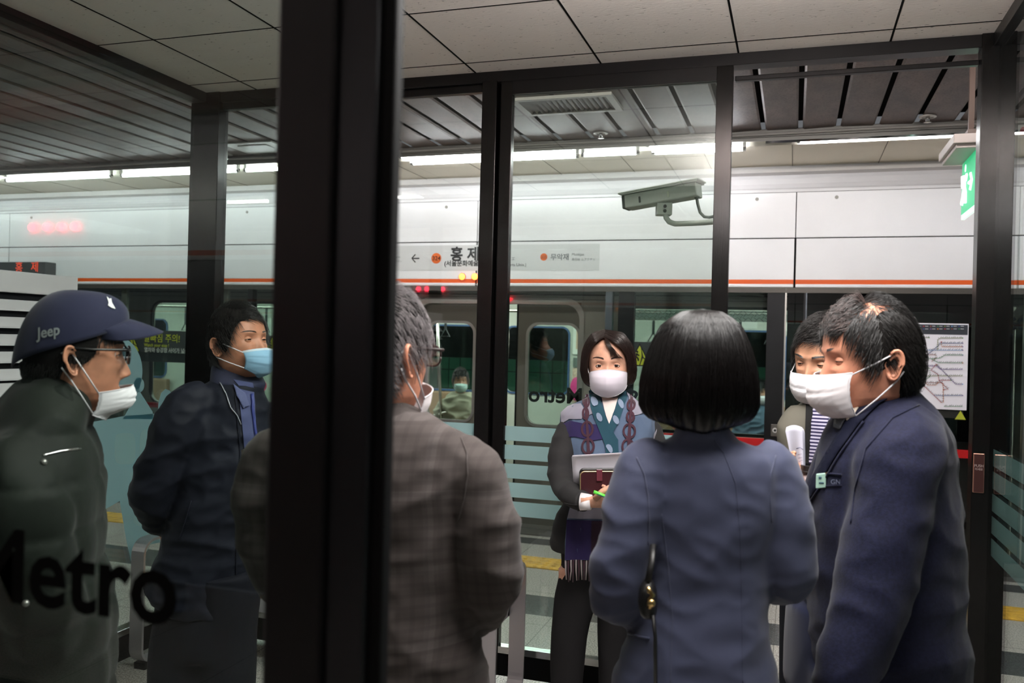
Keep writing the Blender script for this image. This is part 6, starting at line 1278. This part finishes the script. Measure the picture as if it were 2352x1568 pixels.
# ---- man behind, khaki jacket, striped scarf, papers and cup -----------------------------------------
DG = 2.45; P7 = person(1895, DG, 'person in khaki jacket and striped scarf, half hidden behind the navy suit')
fG = loc(1893, -.50, -.86)
H = Head(W(1893, 826, DG), fG, pitch=.22, roll=-.06, sc=.96)
m = MB(); H.mesh(m, neck_to=W(1905, 945, 2.47)); hip = W(1925, 1280, 2.5)
g7 = [(1830, 980, 2.45), (1828, 1100, 2.42), (1848, 1112, 2.26)]
l7, r7 = W(1880, 784, 2.5), W(1980, 784, 2.5)
core(m, H, W(1920, 985, 2.5), hip, [g7], [((l7[0], l7[1], .42), (l7[0], l7[1], .09)), ((r7[0], r7[1], .42), (r7[0], r7[1], .09))])
hand(m, W(1872, 1122, 2.22), -RT*.75+UP*.45-FW*.1, RT*.3+UP*.3-FW*.6, .95, curl=(.5, .55, .6, .6), side=-1)
m.build('body', skD, P7, True); H.eyes(P7, skD, .28, look=(.1, -.4)); H.brows(P7, hair_k, .003, 140)
short_hair(H, P7, hair_k, lineM(.070, .062, -.010, -.10), lambda p: np.stack([.55*np.ones(len(p)), .7*np.ones(len(p)), -.9*(np.abs(p[:, 0]) > .05)-.1], 1), n=3200, length=.045, lift=.25, thick=.018, jit=.12, seed=31)
mask(H, P7, 'kf', top=-.020, side_top=-.026, side_bot=-.105, bot=-.126, wid=72, bulge=.014, sidey=.036)
khaki = M('jacket_khaki', (96, 93, 84), .8, bump=(300, .3, .001)); 
m = MB(); rings_px(m, [(912, 1858, 1960, .0, .13), (930, 1836, 1990, .0, .17), (960, 1820, 2020, .0, .21), (1010, 1808, 2040, .0, .24), (1080, 1804, 2048, .0, .25), (1160, 1810, 2048, .0, .25), (1260, 1815, 2045, .0, .25), (1330, 1818, 2040, .0, .24)], DG)
limb(m, [(1850, 950, 2.45, .05), (1832, 990, 2.43, .055), (1826, 1060, 2.42, .052), (1836, 1120, 2.40, .048), (1860, 1135, 2.30, .038)])
o, bvG = garment('jacket', m, khaki, P7, .008, 6, [(.008, (6, 6, 10), 3)])
strm = M('scarf_stripe', (96, 92, 128), .9); nt = strm.node_tree; w_ = nt.nodes.new('ShaderNodeTexWave'); w_.bands_direction = 'Z'; w_.inputs['Scale'].default_value = 34; tcn = nt.nodes.new('ShaderNodeTexCoord'); nt.links.new(tcn.outputs['Object'], w_.inputs[0]); cr_ = nt.nodes.new('ShaderNodeValToRGB'); cr_.color_ramp.interpolation = 'CONSTANT'; cr_.color_ramp.elements[1].position = .5; cr_.color_ramp.elements[0].color = lin((40, 36, 66)); cr_.color_ramp.elements[1].color = lin((168, 164, 182)); nt.links.new(w_.outputs['Fac'], cr_.inputs[0]); nt.links.new(cr_.outputs[0], nt.nodes['Principled BSDF'].inputs['Base Color'])
patch('dark_lining', bvG, [(1852, 918), (1880, 915), (1868, 1000), (1862, 1120), (1842, 1140), (1846, 1020)], .004, M('lining_black', (30, 30, 30), .8), P7, 8)
patch('striped_scarf', bvG, [(1872, 912), (1912, 930), (1898, 985), (1890, 1095), (1854, 1098), (1860, 1010), (1866, 960)], .009, strm, P7, 6, .004); patch('grey_scarf', bvG, [(1905, 925), (1938, 940), (1920, 1010), (1900, 1080), (1888, 1085), (1894, 1000)], .008, M('scarf_grey', (112, 116, 130), .9, bump=(60, .6, .004), stretch=(8, 8, 1)), P7, 7, .003)
m = MB(); leg3(m, [(hip[0]-.05, hip[1], .84, .11), (l7[0], l7[1], .48, .085), (l7[0], l7[1], .07, .075)]); leg3(m, [(hip[0]+.06, hip[1], .84, .11), (r7[0], r7[1], .48, .085), (r7[0], r7[1], .07, .075)]); garment('trousers', m, M('trousers_black', (22, 23, 30), .75), P7, .012)
for f_ in (l7, r7): shoe('shoe', f_, fG, shoe_m, P7)
pr_ = empty('paper_sheaf', W(1828, 1130, 2.25)); tag(pr_, 'curled white sheaf of papers held upright beside the khaki jacket', 'papers')
for k in range(3):
    rows = []
    for (py, xl, xr) in ((981, 1806, 1842), (990, 1804, 1845), (1030, 1812, 1846), (1080, 1824, 1846), (1110, 1836, 1852), (1132, 1841, 1850)):
        rows.append([W(xl+(xr-xl)*u+k*1.6, py+k*2-5*math.sin(u*3.14)*(py < 985), 2.24+.02*math.cos(u*3.4)+k*.004) for u in np.linspace(0, 1, 12)])
    m = MB(); m.loft(rows, cap=False, closed=False); q = m.build('sheet', M('paper_blueish', (214, 214, 230), .6), pr_, True); s_ = q.modifiers.new('t', 'SOLIDIFY'); s_.thickness = .0008
    if k == 0: bvP = BVHTree.FromPolygons([Vector(v) for v in m.v], m.f)
for pts in ([(1830, 1030), (1838, 1027), (1844, 1032)], [(1833, 1044), (1841, 1042)], [(1834, 1052), (1842, 1050)], [(1836, 1060), (1843, 1056)], [(1838, 1070), (1844, 1069)]): seam('printing', bvP, pts, .0007, M('print_blue', (90, 96, 140)), pr_, .001, 3, 4)
cu = empty('coffee_cup', W(1868, 1110, 2.2)); tag(cu, 'paper coffee cup with a black lid held in front of the striped scarf', 'cup'); c = W(1869, 1072, 2.22)
circ3 = lambda z, r: [c+UP*z+RT*r*math.cos(a)+FW*r*math.sin(a) for a in np.linspace(0, 6.283, 28, endpoint=False)]
MB().loft([circ3(-.095, .028), circ3(-.015, .036)]).build('cup', M('cup_white', (196, 184, 186), .5), cu, True); MB().loft([circ3(-.016, .0385), circ3(-.010, .0385), circ3(-.008, .0365), circ3(.004, .034), circ3(.005, .030), circ3(.000, .029)]).build('lid', M('lid_black', (20, 18, 20), .3), cu, False); MB().loft([circ3(-.085, .0295), circ3(-.038, .0345)], cap=False).build('red_band', M('cup_red', (176, 28, 44), .5), cu, True)

# ---- two passengers seated in the train -----------------------------------------------------------------
def seated(px, cy, d, label, coat_m, maskm, hairm, sk, rows, hx=None):
    t = person(px, d, label); t.location.z = .0
    H = Head(W(px, cy, d), -FW*.97+RT*.1, pitch=.08, sc=1.0); m = MB(); b0 = W(px, cy+62, d+.03); H.mesh(m, neck_to=b0)
    hip = np.array((b0[0], b0[1], .52)); m.tube([b0, (b0+hip)/2, hip], [.09, .10, .10], 12)
    for s in (-1, 1):
        k = hip+RT*s*.10-FW*.40; k[2] = .50; m.tube([hip+RT*s*.08, k, (k[0], k[1], .08)], [.07, .05, .04], 10)
    wr = hip-FW*.26+UP*.12; hand(m, wr+RT*.04, -FW+RT*.3, -UP, .95); hand(m, wr-RT*.04, -FW-RT*.3, -UP, .95, side=-1)
    m.build('body', sk, t, True); H.eyes(t, sk, .35, look=(0, -.2)); H.brows(t, hair_k, n=40)
    short_hair(H, t, hairm, lineM(.055, .045, -.02, -.09), lambda p: np.stack([.3*np.ones(len(p)), .9*np.ones(len(p)), -.8*(np.abs(p[:, 0]) > .05)-.2], 1), n=1500, length=.05, lift=.25, thick=.02, jit=.15, r=.0011, seed=int(px))
    mask(H, t, 'kf', maskm, top=-.020, side_top=-.035, side_bot=-.09, bot=-.122)
    m = MB(); rings_px(m, rows, d)
    pxm = d/FPX
    for s in (-1, 1): limb(m, [(px+s*26, cy+52, d, .06), (px+s*42, cy+68, d, .085), (px+s*50, cy+100, d-.02, .078), (px+s*42, cy+128, d-.12, .072), (px+s*12, cy+132, d-.28, .055)])
    V, N, F = remesh(m, .012, 5); V = folds(V, N, .02, (7, 7, 16), int(px) % 9); mesh_obj('jacket', V, F, coat_m, t, True)
    m = MB()
    for s in (-1, 1):
        k = hip+RT*s*.11-FW*.42; k[2] = .50; m.tube([hip+RT*s*.08-UP*.02, k, (k[0], k[1], .10)], [.10, .085, .07], 14)
    garment('trousers', m, M('trousers_charcoal', (40, 42, 44), .8), t, .014)
    for s in (-1, 1): k = hip+RT*s*.11-FW*.42; shoe('shoe', k, -FW, shoe_m, t)
    return t
seated(1058, 873, 9.15, 'person in pale padded jacket and mint mask seated inside the train', M('coat_pale', (158, 154, 134), .8, bump=(40, .3, .004)), M('mask_mint', (188, 214, 208), .8), hair_g2, skB, [(900, 1038, 1078, .02, .17), (910, 1026, 1092, .02, .24), (930, 1014, 1102, .02, .30), (970, 1012, 1106, .0, .32), (1020, 1012, 1106, -.02, .34), (1035, 1020, 1098, -.02, .3)])
t_ = seated(1748, 901, 9.15, 'person in blue plaid shirt seated inside the train, right of the glossy bob', M('shirt_plaid', (92, 112, 130), .8), M('mask_white', (226, 224, 228)), hair_k, skB, [(930, 1732, 1766, .02, .17), (940, 1718, 1780, .02, .22), (965, 1708, 1790, .02, .27), (1010, 1706, 1792, .0, .3), (1040, 1710, 1788, -.02, .3)])
# light of the added pendant, down on the group and up to the ceiling
for nm, z, rx, e in (('fill_light_down', 2.455, 0, BOOTH_W), ('fill_light_up', 2.485, math.pi, BOOTH_UP)):
    al = bpy.data.lights.new(nm, 'AREA'); al.shape = 'RECTANGLE'; al.size = .74; al.size_y = 1.15; al.energy = e; al.color = (1, .97, .94)
    lo = bpy.data.objects.new(nm, al); COL.objects.link(lo); lo.location = (-.05, 1.59, z); lo.rotation_euler = (rx, 0, 0)
